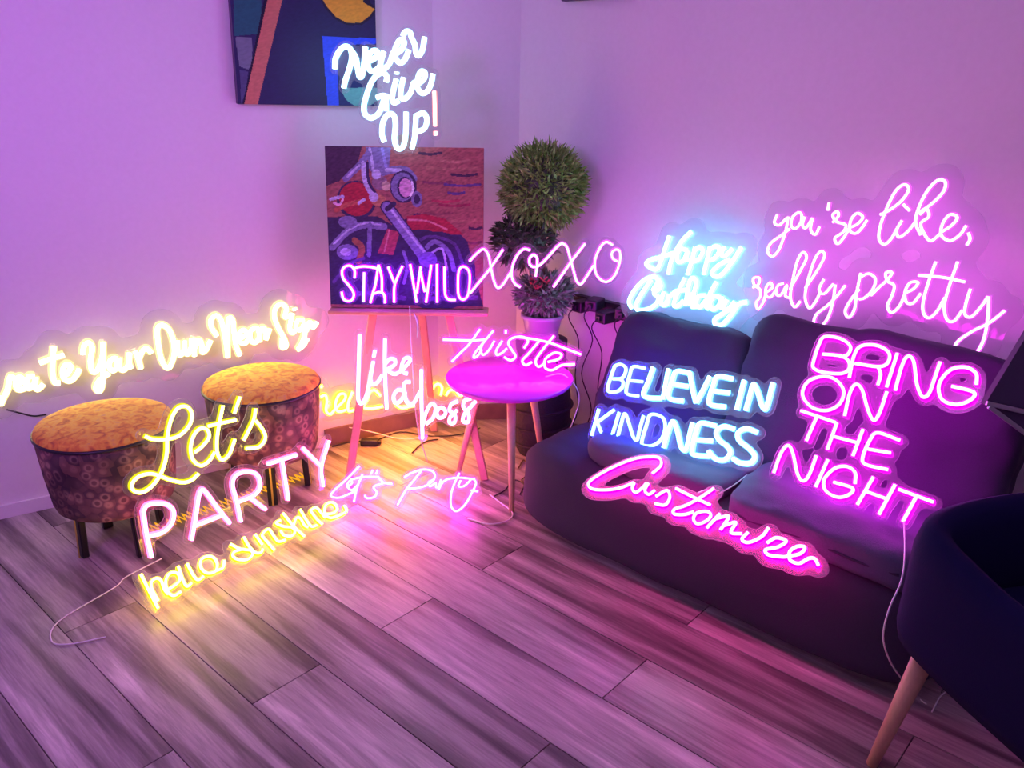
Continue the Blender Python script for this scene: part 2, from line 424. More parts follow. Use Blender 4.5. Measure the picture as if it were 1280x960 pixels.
# --- the large script on the left wall
CREATE_P = WL+WLn*.05
sign('neon_sign', 'long warm white script sign create your own neon sign along the left wall', (CREATE_P, WLn), [
 (0, 400, 8, [[[(-150, 640), (-190, 700), (-170, 790), (-90, 830), (-20, 820), (20, 760)]],
  [[(0, 850), (40, 760), (75, 690), (90, 600), (110, 560), (150, 590)]],
  [[(150, 660), (210, 620), (215, 575), (180, 570), (155, 630), (180, 690), (240, 680), (275, 640)]],
  [[(340, 560), (290, 560), (262, 630), (290, 680), (345, 620), (355, 570), (350, 640), (375, 690), (430, 640)]],
  [[(535, 265), (525, 400), (525, 540), (550, 620), (600, 620)], [(395, 425), (520, 380), (640, 345)]],
  [[(620, 570), (680, 520), (705, 460), (660, 440), (625, 500), (640, 580), (700, 605), (760, 550), (790, 490)]]]),
 (0, 380, 6.4, [[[(660, 400), (672, 330), (710, 308), (735, 350), (722, 450), (735, 530), (770, 535), (805, 460), (820, 400)], [(822, 305), (822, 450), (822, 560), (812, 660), (790, 695), (765, 670), (790, 610), (870, 550)]],
  [[(915, 430), (880, 450), (872, 500), (900, 530), (935, 500), (935, 450), (915, 430)]],
  [[(955, 430), (955, 500), (985, 525), (1025, 480), (1035, 390)], [(1035, 390), (1030, 470), (1050, 510)]],
  [[(1080, 380), (1105, 440), (1125, 515)], [(1108, 440), (1140, 370), (1175, 355), (1210, 390)]]]),
 (200, 340, 5.818, [[[(62, 695), (100, 600), (95, 500), (65, 420), (20, 385), (-20, 410), (-12, 540), (15, 650), (62, 695)]],
  [[(125, 500), (128, 580), (150, 600), (172, 560), (175, 500)], [(175, 500), (182, 580), (205, 590), (225, 540), (225, 485)]],
  [[(245, 480), (248, 610)], [(248, 550), (280, 495), (300, 520), (305, 580), (335, 560), (365, 495)]],
  [[(412, 462), (372, 400), (368, 345), (405, 315), (440, 345), (462, 430), (480, 530), (490, 620)], [(490, 620), (492, 450), (495, 340), (525, 345), (535, 430), (550, 530), (578, 605)]],
  [[(580, 480), (625, 450), (610, 420), (575, 440), (575, 500), (615, 515), (650, 470)]],
  [[(690, 405), (655, 430), (655, 490), (690, 510), (718, 470), (710, 415), (690, 405)]],
  [[(722, 505), (728, 425), (752, 405), (768, 440), (768, 485), (795, 410)]],
  [[(945, 312), (905, 325), (915, 260), (875, 230), (835, 265), (830, 330), (860, 410), (900, 480), (915, 535), (885, 545), (885, 480)]],
  [[(960, 300), (940, 400), (960, 440), (990, 410)], [(975, 265), (978, 275)]],
  [[(1045, 350), (1000, 350), (985, 400), (1015, 420), (1045, 380), (1050, 450), (1020, 530), (1000, 560), (1040, 530), (1070, 480)]],
  [[(1060, 430), (1075, 370), (1100, 370), (1110, 400), (1140, 362)]]])],
 default='warm_white', r=.0085, pr=.055)

# --- standing on the canvas of the easel
NEV_P = Vector((2.035, 2.33, 1.25)); NEV_N = CN
EAS_N = LAY(CN, 7)
sign('neon_sign', 'ice white script sign never give up with pink exclamation mark above the canvas', (NEV_P, NEV_N), [
 (400, 20, 5.333, [[[(98, 352), (102, 285), (135, 225), (172, 202), (203, 225), (210, 285), (192, 360), (168, 430), (157, 480)], [(210, 232), (238, 280), (250, 350), (262, 405), (280, 395), (292, 320), (302, 205)]],
  [[(318, 300), (350, 290), (385, 255), (368, 230), (335, 245), (318, 300), (325, 350), (350, 370), (385, 350), (410, 320)]],
  [[(425, 235), (408, 290), (402, 340), (425, 352), (462, 315), (485, 250), (500, 235)]],
  [[(500, 255), (545, 220), (560, 172), (530, 162), (502, 215), (500, 270), (530, 312), (565, 290), (592, 225)]],
  [[(548, 135), (570, 105), (598, 108), (610, 145), (632, 195), (640, 250), (660, 262), (682, 225), (697, 140)]],
  [[(440, 440), (445, 405), (418, 378), (378, 395), (340, 445), (312, 520), (292, 600), (300, 655), (340, 680), (385, 655), (412, 600), (432, 530)], [(375, 545), (418, 530), (460, 545)], [(438, 540), (441, 632)]],
  [[(508, 420), (492, 480), (480, 545), (492, 578), (525, 565)], [(510, 372), (509, 388)]],
  [[(556, 410), (540, 480), (538, 540), (565, 552), (603, 510), (622, 450), (645, 440)]],
  [[(650, 455), (692, 420), (700, 380), (672, 370), (652, 415), (650, 480), (680, 515), (715, 500), (740, 450), (752, 385)]],
  [[(428, 840), (412, 785), (420, 705), (455, 655), (492, 665), (502, 730), (495, 820), (515, 882), (552, 872), (570, 790), (573, 640)]],
  [[(640, 655), (635, 740), (628, 820), (612, 885)], [(640, 665), (688, 648), (712, 690), (695, 750), (642, 775)]],
  ([[(762, 500), (765, 600), (768, 735)], [(770, 768), (771, 795)]], 'coral')])],
 default='ice_white', r=.0060, pr=.02, cell=.009)

# --- on the ledge of the easel
STW_P = Vector((2.0, 2.315, .68)) + CN*.035
sign('neon_sign', 'narrow violet pink capital letter sign stay wild standing on the easel ledge', (STW_P, EAS_N), [
 (410, 310, 6.4, [[[(213, 240), (215, 185), (188, 145), (145, 145), (115, 180), (122, 240), (165, 295), (205, 355), (200, 405), (165, 425), (125, 405), (110, 350)]],
  [[(215, 160), (270, 148), (330, 150), (390, 162)], [(290, 195), (286, 430)]],
  [[(340, 438), (360, 360), (380, 290), (405, 135)], [(405, 135), (430, 230), (432, 350)], [(368, 365), (405, 352), (440, 360), (455, 395), (456, 440)]],
  [[(482, 150), (508, 220), (535, 285)], [(597, 145), (560, 225), (532, 310), (530, 435)]],
  [[(658, 130), (685, 290), (710, 435)], [(712, 360), (725, 260), (742, 150)], [(742, 190), (757, 270), (775, 350)], [(785, 435), (803, 300), (826, 135)]],
  [[(872, 130), (873, 435)]],
  [[(932, 150), (933, 280), (938, 370), (965, 410), (1022, 415)]],
  [[(1085, 148), (1050, 175), (1040, 260), (1045, 375), (1078, 412), (1115, 385), (1132, 300), (1130, 190), (1085, 148)]]])],
 default='violet', r=.0042, pr=.014, cell=.008)
# --- xoxo, leaning between easel and topiary
sign('neon_sign', 'pink looping script sign xoxo between the motorcycle canvas and the topiary', (Vector((2.16, 1.98, .75)), CN), [
 (570, 280, 5.818, [[[(98, 270), (150, 215), (200, 182), (235, 225), (255, 320), (275, 410), (302, 462), (340, 440), (400, 345)], [(342, 185), (250, 320), (170, 420), (105, 500)]],
  [[(540, 190), (490, 183), (440, 235), (410, 310), (405, 380), (430, 435), (468, 458)], [(578, 380), (590, 300), (588, 245), (562, 225), (535, 250), (538, 295), (575, 312), (625, 285), (690, 215), (735, 165), (770, 138)]],
  [[(770, 138), (805, 165), (832, 255), (855, 340), (878, 415), (910, 435), (950, 380), (1000, 300)], [(938, 142), (840, 270), (770, 370), (708, 458)]],
  [[(1140, 152), (1090, 130), (1045, 175), (1010, 265), (1015, 350), (1050, 402), (1100, 418), (1155, 370), (1190, 275), (1190, 200), (1160, 185), (1133, 210), (1140, 250), (1172, 270)]]])],
 default='orchid', r=.0038, pr=.018, cell=.008, cable=[V(1.93, 2.24, .70), V(1.95, 2.26, .5), V(2.0, 2.3, .2), V(2.05, 2.3, .01)])

# --- like a boss, in front of the easel legs
LAB_P = Vector((1.95, 2.12, .4))
sign('neon_sign', 'tall pink script sign like a boss between easel legs and round table', (LAB_P, CN), [
 (390, 410, 5.818, [[[(345, 50), (341, 200), (336, 380), (335, 515), (362, 550), (398, 480), (420, 380), (445, 245)]],
  [[(445, 245), (425, 350), (432, 408), (470, 402), (510, 345)], [(457, 165), (448, 212)]],
  [[(530, 80), (528, 250), (533, 420), (543, 590)], [(530, 265), (565, 228), (600, 232), (600, 270), (550, 305), (590, 335), (625, 330)]],
  [[(630, 325), (680, 280), (712, 240), (700, 218), (668, 232), (650, 290), (665, 325), (695, 335)]],
  [[(665, 455), (620, 455), (592, 500), (605, 545), (645, 530), (680, 470)], [(715, 395), (675, 400), (668, 455), (690, 540), (735, 550), (785, 465)]],
  [[(795, 305), (795, 500), (799, 650), (803, 805)], [(803, 715), (832, 610), (868, 555), (898, 580), (880, 655), (830, 700)]],
  [[(940, 580), (908, 610), (918, 652), (955, 648), (972, 610), (940, 580)]],
  [[(1060, 535), (1015, 555), (1000, 600), (1040, 640), (1035, 690), (1000, 690), (1005, 650), (1055, 600)]],
  [[(1155, 515), (1112, 530), (1100, 575), (1138, 630), (1135, 685), (1098, 680), (1105, 635), (1150, 580), (1190, 535)]]])],
 default='rose', r=.0042, pr=.02, cell=.009, cable=[V(1.90, 2.17, .6), V(1.93, 2.2, .64), V(1.99, 2.29, .655)])

# --- yellow one at the wall foot
YEL_P = WL + WLn*.06
sign('neon_sign', 'yellow script sign low against the left wall behind the easel legs, partly hidden', (YEL_P, LAY(WLn, 8)), [
 (390, 410, 5.818, [[[(60, 500), (95, 488), (106, 530), (100, 600), (130, 625), (165, 590)], [(62, 415), (68, 432)]],
  [[(165, 590), (235, 520), (235, 480), (195, 485), (168, 550), (185, 605), (245, 595)]],
  [[(292, 462), (262, 540), (262, 600), (300, 597)]],
  [[(495, 492), (455, 453), (418, 465), (400, 520), (372, 575), (440, 583), (512, 568)]],
  [[(610, 560), (650, 580), (700, 572), (745, 560)]],
  [[(858, 485), (880, 430), (915, 405), (942, 435), (932, 490)]],
  [[(970, 490), (1000, 452), (1045, 458), (1070, 490), (1112, 478)]],
  [[(1175, 515), (1205, 500), (1240, 505)]]])],
 default='deep_amber', r=.006, pr=.035, cable=[V(1.95, 2.68, .08), V(2.03, 2.62, .05), V(2.12, 2.55, .012), V(2.2, 2.5, .008)])
area('added_floor_glow', (2.10, 2.52, .27), (1.95, 2.22, 0), .30, (1.0, .25, .0), 5.5)  # added lamp for the orange pool on the floor, not the sign's own light

# --- lets party standing in front of the poufs
LP_N = LAY(Vector((-.03, -1, 0)), 5)
sign('neon_sign', 'two line sign leaning on the poufs, lemon lets above pink capital party', (Vector((1.0, 2.305, .04)), LP_N), [
 (150, 480, 6.4, [([[(195, 415), (260, 440), (370, 440), (470, 410), (550, 330), (570, 240), (530, 180), (460, 190), (405, 280), (375, 420), (370, 550), (345, 660), (305, 745), (240, 825), (165, 865), (100, 845), (95, 790), (150, 735), (240, 715), (320, 735), (400, 765), (500, 785), (570, 765), (625, 715)]], 'lemon'),
  ([[(590, 545), (655, 495), (708, 420), (690, 362), (635, 355), (585, 410), (560, 510), (580, 605), (645, 650), (710, 610), (755, 540)]], 'lemon'),
  ([[(820, 170), (795, 290), (772, 430), (775, 550), (812, 605), (870, 560), (915, 440)], [(700, 335), (810, 310), (925, 285)]], 'lemon'),
  ([[(955, 100), (910, 235)]], 'lemon'),
  ([[(1080, 195), (1062, 290), (985, 450)], [(1080, 290), (1135, 360), (1158, 430), (1110, 500), (1005, 515)]], 'lemon')]),
 (160, 540, 4.741, [[[(90, 470), (110, 435), (170, 422), (235, 432), (270, 475), (255, 545), (200, 595), (125, 615)], [(88, 465), (108, 600), (138, 742)]],
  [[(375, 640), (400, 500), (418, 380), (440, 340), (475, 375), (530, 450), (602, 540)], [(395, 555), (550, 495)]],
  [[(668, 530), (640, 400), (618, 310), (640, 255), (700, 235), (760, 250), (783, 310), (750, 370), (655, 412)], [(715, 385), (815, 458)]],
  [[(825, 190), (1000, 135)], [(912, 168), (948, 402)]],
  [[(1035, 95), (1095, 155), (1145, 205)], [(1190, 50), (1145, 205), (1155, 322)]]])],
 default='blush', r=.0055, pr=.022, cable=[V(.96, 2.36, .03), V(.85, 2.38, .005), V(.80, 2.35, .004), V(.62, 2.30, .004), V(.57, 2.22, .004), V(.60, 2.17, .004), V(.68, 2.13, .004)])

# --- hello sunshine, low in front
HS_N = Vector((-.02, -math.sin(math.radians(42)), math.cos(math.radians(42))))
sign('neon_sign', 'amber yellow script sign hello sunshine tilted low on the floor before the poufs', (Vector((.864, 2.125, .022)), HS_N), [
 (160, 610, 6, [[[(95, 650), (160, 780), (225, 905)], [(225, 850), (178, 760), (175, 705), (215, 680), (248, 700), (270, 760), (300, 800)]],
  [[(285, 770), (345, 735), (388, 690), (365, 640), (310, 645), (282, 700), (295, 775), (340, 810), (395, 780)]],
  [[(375, 590), (410, 690), (440, 740), (475, 715)]],
  [[(442, 570), (490, 660), (525, 692), (565, 665)]],
  [[(600, 515), (548, 540), (545, 600), (590, 640), (650, 630), (668, 580), (645, 530), (600, 515)], [(655, 625), (710, 600), (720, 545)]]]),
 (280, 600, 7.385, [[[(55, 595), (150, 640), (240, 652), (262, 690), (210, 738), (120, 735), (78, 700), (100, 662), (180, 640)]],
  [[(180, 530), (225, 610), (285, 672), (340, 672), (355, 640)], [(285, 505), (352, 600)]],
  [[(345, 515), (375, 475), (415, 460), (450, 510), (500, 570), (565, 555)], [(345, 515), (410, 590), (462, 650)]],
  [[(520, 375), (478, 400), (545, 432), (625, 442), (652, 480), (620, 520), (550, 512), (520, 470)]],
  [[(540, 308), (640, 430), (742, 525)], [(640, 420), (665, 355), (705, 360), (740, 420), (775, 440)]],
  [[(700, 275), (755, 370), (805, 432), (855, 420)]],
  [[(795, 285), (850, 360), (905, 412)], [(795, 285), (845, 258), (890, 300), (930, 350)]],
  [[(935, 318), (1010, 308), (1040, 262), (1000, 212), (940, 230), (925, 300), (975, 352), (1060, 330), (1125, 290), (1108, 240)]]])],
 default='amber', r=.0042, pr=.022, cell=.009)

# --- small lets party
SP0 = on_z(505, 642, .01)
sign('neon_sign', 'small thin pink script sign lets party low on the floor beside the table', (SP0, LAY(CN, 35)), [
 (400, 570, 6.095, [[[(300, 78), (200, 180), (110, 262), (85, 305), (145, 318), (220, 290), (280, 262)]],
  [[(205, 240), (245, 205), (228, 188), (208, 225), (240, 260), (285, 225)]],
  [[(325, 140), (285, 235), (258, 350)], [(230, 182), (330, 160), (450, 160)]],
  [[(402, 108), (388, 140)], [(440, 108), (428, 138)]],
  [[(550, 212), (490, 205), (450, 170)], [(490, 205), (410, 235), (432, 275), (415, 312), (360, 322), (340, 300)]],
  [[(642, 162), (700, 130), (790, 103), (862, 120), (872, 172), (820, 220), (740, 245), (655, 250)], [(770, 115), (720, 180), (655, 260), (590, 375)]],
  [[(872, 180), (830, 200), (840, 232), (880, 205), (885, 240), (910, 225)]],
  [[(922, 180), (902, 255), (935, 200), (970, 178)]],
  [[(1062, 130), (1020, 220), (998, 300), (1000, 385), (1042, 420), (1105, 370), (1155, 285), (1188, 210), (1170, 175)], [(960, 178), (1060, 165), (1180, 178)]],
  [[(1072, 185), (1055, 230), (1100, 228), (1150, 180)], [(1150, 262), (1205, 270)]]])],
 default='floor_magenta', r=.0028, pr=.016, cell=.008)

# --- hustle on the table
TAB = Vector((2.144, 1.94, 0)); TZ = .45
sign('neon_sign', 'magenta slanted script sign hustle standing on the round white table', (TAB+CN*.01+Vector((0, 0, TZ)), LAY(CN, 12)), [
 (540, 400, 6.4, [[[(385, 72), (300, 190), (230, 260), (158, 332)], [(88, 157), (200, 160), (330, 162), (430, 155)], [(490, 85), (420, 170), (345, 262), (335, 300), (365, 285), (400, 235)]],
  [[(405, 190), (390, 240), (410, 278), (455, 240), (500, 165)]],
  [[(562, 165), (515, 240), (520, 278), (560, 262), (600, 225)], [(590, 80), (590, 110)]],
  [[(735, 225), (768, 165), (720, 133), (640, 145), (610, 185), (640, 240), (668, 290), (630, 322), (575, 295)]],
  [[(860, 165), (770, 270), (722, 325), (750, 360), (800, 335)]],
  [[(975, 125), (890, 230), (830, 320), (850, 372), (905, 345)], [(690, 135), (800, 150), (930, 178), (1060, 225), (1192, 275)]],
  [[(925, 335), (1010, 312), (1035, 275), (975, 262), (905, 315), (905, 380), (960, 400), (1040, 360), (1142, 352)]]])],
 default='magenta', r=.0048, pr=.02, cell=.009, cable=[V(2.22, 1.83, .455), V(2.27, 1.78, .46), V(2.34, 1.76, .35), V(2.30, 1.80, .15), V(2.33, 1.84, .02)])

# --- happy birthday on the sofa back
HB_N = LAY(Vector((-1, 0, 0)), 10)
sign('neon_sign', 'cyan white two line script sign happy birthday on the sofa back left end', (Vector((2.52, 1.5, .72)), HB_N), [
 (780, 280, 6.857, [[[(392, 105), (360, 200), (325, 310), (290, 385), (240, 378), (195, 340), (240, 305), (320, 285), (420, 250)], [(580, 68), (515, 130), (455, 220), (405, 330), (385, 432)]],
  [[(545, 225), (490, 215), (460, 270), (470, 325), (515, 310), (550, 235), (540, 300), (575, 310)]],
  [[(612, 200), (590, 300), (547, 435)], [(600, 235), (650, 200), (680, 235), (645, 300), (590, 325)]],
  [[(742, 195), (718, 300), (685, 435)], [(735, 225), (790, 190), (825, 222), (785, 290), (725, 312)]],
  [[(862, 195), (838, 255), (870, 275), (930, 215)], [(1010, 200), (940, 310), (850, 425), (790, 450), (760, 412), (820, 350), (910, 305)]],
  [[(70, 722), (48, 660), (100, 560), (180, 480), (262, 452), (295, 490), (250, 570)], [(235, 480), (155, 600), (108, 690), (125, 738), (200, 732), (275, 690), (300, 630), (262, 592), (320, 540), (300, 475)]],
  [[(345, 580), (322, 670), (350, 695), (385, 640)]],
  [[(385, 600), (372, 700)], [(378, 640), (420, 600), (440, 620)]],
  [[(525, 465), (465, 590), (430, 690), (465, 702), (510, 660)], [(430, 580), (560, 560)]],
  [[(560, 690), (600, 600), (622, 500), (590, 462), (560, 520), (530, 700)], [(545, 650), (590, 600), (608, 640), (585, 705), (625, 705)]],
  [[(695, 612), (645, 620), (622, 680), (655, 712), (705, 655)], [(795, 498), (735, 610), (702, 690), (730, 730)]],
  [[(825, 630), (775, 620), (742, 680), (765, 732), (815, 700), (845, 635), (832, 705), (860, 720)]],
  [[(885, 650), (858, 712), (890, 738), (950, 668)], [(1052, 670), (985, 688), (920, 780), (840, 865), (790, 860), (780, 820), (840, 775), (930, 720)]]])],
 default='cyan_white', r=.0064, pr=.05, cell=.011, haze=acrylic('frosted_acrylic', (.9, .95, 1.0), .16))

# --- you're like, really pretty
sign('neon_sign', 'large pink script sign you are like really pretty on the wall above the sofa', (Vector((2.60, 1.1, .9)), LAY(Vector((-1, 0, 0)), 3)), [
 (930, 200, 3.84, [[[(162, 262), (148, 300), (172, 312), (205, 280)], [(214, 272), (202, 340), (172, 425), (140, 462), (116, 440), (130, 400), (180, 362), (222, 330)]],
  [[(262, 252), (235, 275), (228, 315), (250, 328), (275, 298), (278, 262), (262, 252)]],
  [[(292, 272), (283, 312), (300, 325), (330, 278)], [(330, 278), (322, 335), (345, 357), (364, 320)]],
  [[(410, 205), (404, 242)]],
  [[(428, 300), (455, 268), (448, 247), (428, 265), (445, 295), (490, 312), (478, 345), (438, 375), (452, 402), (482, 370), (505, 330)]],
  [[(508, 325), (545, 308), (572, 275), (545, 255), (515, 288), (510, 338), (538, 352), (568, 325), (592, 288)]],
  [[(655, 262), (700, 240), (758, 195), (792, 142), (772, 118), (730, 148), (685, 235), (655, 320), (650, 380), (676, 405), (710, 375), (735, 330)]],
  [[(760, 290), (735, 335), (745, 370), (785, 345), (822, 300)], [(765, 212), (797, 243)]],
  [[(835, 255), (900, 212), (958, 152), (967, 105), (930, 98), (880, 150), (840, 230), (825, 300), (850, 360)], [(845, 262), (878, 235), (888, 272), (850, 305), (870, 360), (900, 387), (948, 350)]],
  [[(950, 345), (1000, 312), (1025, 275), (990, 262), (955, 305), (948, 360), (990, 387), (1038, 358), (1068, 315)]],
  [[(1078, 348), (1086, 380), (1070, 408)]],
  [[(45, 612), (72, 595), (75, 565), (48, 568), (52, 600), (78, 620), (80, 655), (60, 685), (70, 716), (95, 680), (108, 638)]],
  [[(108, 635), (138, 612), (128, 588), (108, 612), (108, 650), (130, 657), (152, 628)]],
  [[(192, 592), (165, 602), (155, 640), (178, 648), (208, 600), (200, 650), (225, 662)]],
  [[(222, 620), (270, 535), (302, 470), (285, 442), (258, 485), (235, 580), (225, 660), (245, 705), (272, 678)]],
  [[(295, 615), (350, 535), (388, 462), (370, 438), (340, 480), (308, 580), (295, 660), (315, 710), (345, 680), (365, 640)]],
  [[(385, 572), (362, 620), (385, 642), (430, 595)], [(440, 598), (428, 680), (405, 755), (370, 797), (338, 782), (350, 740), (400, 700), (450, 650), (487, 602)]],
  [[(562, 542), (542, 640), (532, 715), (505, 755), (487, 725), (515, 670), (555, 620)], [(560, 562), (600, 545), (632, 570), (620, 620), (582, 660), (555, 668)], [(610, 650), (660, 600)]],
  [[(665, 598), (702, 560), (710, 538), (682, 542), (690, 580), (722, 602), (712, 650), (690, 700), (710, 732), (748, 700), (775, 640)]],
  [[(770, 640), (812, 620), (837, 588), (800, 588), (775, 630), (780, 680), (812, 687), (850, 640)]],
  [[(922, 488), (882, 600), (860, 690), (866, 740), (892, 757), (930, 722), (965, 660)]],
  [[(1027, 488), (985, 610), (963, 700), (975, 765), (1010, 772), (1050, 720)], [(838, 553), (950, 562), (1062, 585)]],
  [[(1088, 618), (1066, 690), (1062, 740), (1092, 752), (1140, 702), (1172, 655)], [(1176, 655), (1172, 750), (1152, 860), (1110, 930), (1050, 942), (1013, 910), (1030, 868), (1100, 820), (1180, 780), (1252, 723)]]])],
 default='soft_pink', r=.0040, pr=.045, cell=.011)

# --- on the sofa
BK_N = LAY(Vector((-1, -.05, 0)), 28)
bk = 'blue'; cy = 'cyan_white'
sign('neon_sign', 'blue and icy white capital letter sign believe in kindness on the sofa', (Vector((2.095, 1.25, .34)), BK_N), [
 (720, 440, 4.923, [([[(238, 85), (215, 150), (195, 215), (200, 243), (240, 245), (278, 225), (290, 190), (270, 167), (225, 165)], [(225, 165), (282, 160), (305, 120), (300, 90), (270, 75), (238, 85)]], bk),
  ([[(425, 100), (352, 90), (330, 140), (310, 220), (315, 258), (385, 270)], [(330, 175), (410, 182)]], bk),
  ([[(475, 95), (442, 190), (415, 255), (440, 280), (525, 285)]], cy),
  ([[(570, 105), (535, 290)]], cy),
  ([[(702, 130), (618, 120), (592, 180), (568, 265), (590, 292), (660, 302)], [(592, 198), (690, 212)]], cy),
  ([[(700, 125), (718, 230), (738, 312)], [(825, 150), (780, 240), (740, 312)]], cy),
  ([[(965, 165), (872, 152), (845, 205), (820, 290), (832, 325), (920, 338)], [(845, 240), (945, 252)]], cy),
  ([[(1035, 175), (990, 355)]], cy),
  ([[(1045, 360), (1070, 270), (1092, 200), (1118, 245), (1145, 330), (1168, 348), (1190, 280), (1212, 190)]], cy),
  ([[(140, 350), (95, 515)], [(235, 355), (180, 395), (120, 440)], [(130, 435), (162, 512)]], bk),
  ([[(265, 370), (215, 535)]], bk),
  ([[(250, 542), (275, 450), (298, 378), (322, 430), (350, 520), (375, 540), (392, 470), (415, 390)]], bk),
  ([[(458, 385), (430, 460), (405, 545), (412, 572), (470, 575), (525, 535), (548, 465), (530, 402), (458, 385)]], bk),
  ([[(540, 590), (565, 500), (595, 428), (622, 480), (648, 585), (678, 600), (700, 510), (718, 435)]], cy),
  ([[(862, 455), (768, 438), (740, 495), (715, 600), (728, 632), (820, 642)], [(735, 540), (840, 548)]], cy),
  ([[(975, 475), (910, 458), (865, 490), (880, 540), (930, 580), (950, 620), (918, 662), (860, 658), (815, 610)]], cy),
  ([[(1115, 495), (1050, 472), (998, 498), (1005, 545), (1060, 590), (1100, 640), (1075, 682), (1010, 682), (965, 655)]], cy)])],
 default=cy, haze=acrylic('tinted_acrylic', (.92, .92, 1.0), .10), r=.0056, pr=.022, cell=.009, cable=[V(2.16, .98, .37), V(2.10, .99, .355), V(2.03, 1.0, .35)])
sign('neon_sign', 'magenta four line capital letter sign bring on the night on the right seat cushion', (Vector((2.08, .75, .40)), LAY(Vector((-1, 0, 0)), 32)), [
 (950, 410, 3.693, [[[(290, 122), (370, 130), (408, 152), (412, 190), (375, 212), (290, 205), (248, 185), (250, 150), (275, 75), (300, 42), (370, 50), (418, 85), (408, 122), (375, 136)]],
  [[(413, 232), (435, 130), (468, 85), (540, 82), (595, 115), (592, 160), (550, 180), (440, 165)], [(545, 180), (558, 215), (545, 265)]],
  [[(635, 118), (585, 275)]],
  [[(625, 290), (655, 180), (682, 133), (710, 155), (725, 260), (750, 318), (780, 305), (805, 240), (832, 158)]],
  [[(1000, 262), (998, 212), (950, 183), (880, 195), (828, 260), (840, 330), (905, 355), (970, 335), (988, 298), (885, 270)]],
  [[(290, 225), (222, 250), (198, 310), (240, 367), (310, 382), (370, 350), (387, 290), (350, 240), (290, 225)]],
  [[(392, 407), (415, 305), (442, 262), (472, 285), (498, 375), (525, 427), (552, 395), (587, 295)]],
  [[(190, 383), (350, 437)], [(262, 415), (215, 522)]],
  [[(357, 438), (312, 562)], [(477, 468), (430, 592)], [(335, 500), (455, 532)]],
  [[(647, 520), (545, 485), (508, 520), (475, 600), (492, 632), (592, 655)], [(500, 560), (605, 578)]],
  [[(65, 670), (98, 580), (130, 543), (152, 575), (175, 675), (200, 707), (228, 680), (262, 590)]],
  [[(315, 608), (258, 735)]],
  [[(440, 720), (440, 668), (400, 640), (345, 650), (298, 700), (305, 752), (360, 782), (412, 770), (428, 740), (340, 712)]],
  [[(525, 688), (450, 817)], [(625, 723), (550, 862)], [(490, 755), (592, 792)]],
  [[(640, 745), (802, 805)], [(725, 775), (660, 895)]]])],
 haze=acrylic('tinted_acrylic', (.95, .9, 1.0), .08), default='magenta', r=.0046, pr=.020, cell=.009, cable=[on_z(1130, 652, .44), on_z(1131, 690, .43), on_z(1127, 725, .40), on_z(1112, 760, .36), on_z(1104, 795, .30), on_z(1112, 825, .22), on_z(1128, 850, .12), on_z(1142, 868, .005), on_z(1158, 880, .005)])
sign('neon_sign', 'hot pink flowing script sign customize lying tilted on the sofa seat front', (on_z(880, 655, .345), LAY(Vector((-1, 0, 0)), 62)), [
 (720, 560, 4, [[[(383, 130), (425, 90), (420, 55), (380, 47), (300, 55), (200, 92), (110, 140), (63, 180), (85, 208), (160, 212), (230, 200), (290, 175)]],
  [[(292, 178), (282, 205), (300, 225), (335, 200), (352, 180)], [(362, 180), (345, 215), (365, 235), (395, 215)]],
  [[(400, 245), (455, 215), (470, 250), (445, 288), (395, 280)]],
  [[(690, 205), (620, 252), (550, 290), (495, 308), (490, 332), (540, 336), (590, 322)], [(500, 205), (590, 250), (672, 288)]],
  [[(655, 320), (605, 328), (588, 358), (608, 382), (652, 368), (675, 340), (655, 320)]],
  [[(720, 332), (655, 402)], [(690, 360), (725, 350), (765, 345), (735, 395), (722, 412)], [(738, 392), (800, 375), (775, 425), (830, 432)]],
  [[(860, 425), (830, 460), (865, 475), (930, 445), (962, 402)]],
  [[(955, 478), (1000, 452), (1052, 468), (1010, 498), (948, 512), (965, 538), (1040, 548)]],
  [[(1040, 548), (1120, 532), (1145, 500), (1108, 495), (1070, 520), (1070, 562), (1115, 580), (1165, 555), (1195, 558), (1212, 590)]]])],
 default='hot_pink', r=.0042, pr=.026, haze=acrylic('glowing_acrylic', (.95, .9, 1.0), .22), cell=.009, cable=[V(2.03, 1.0, .36), V(1.99, 1.02, .37), V(1.94, 1.02, .38)])

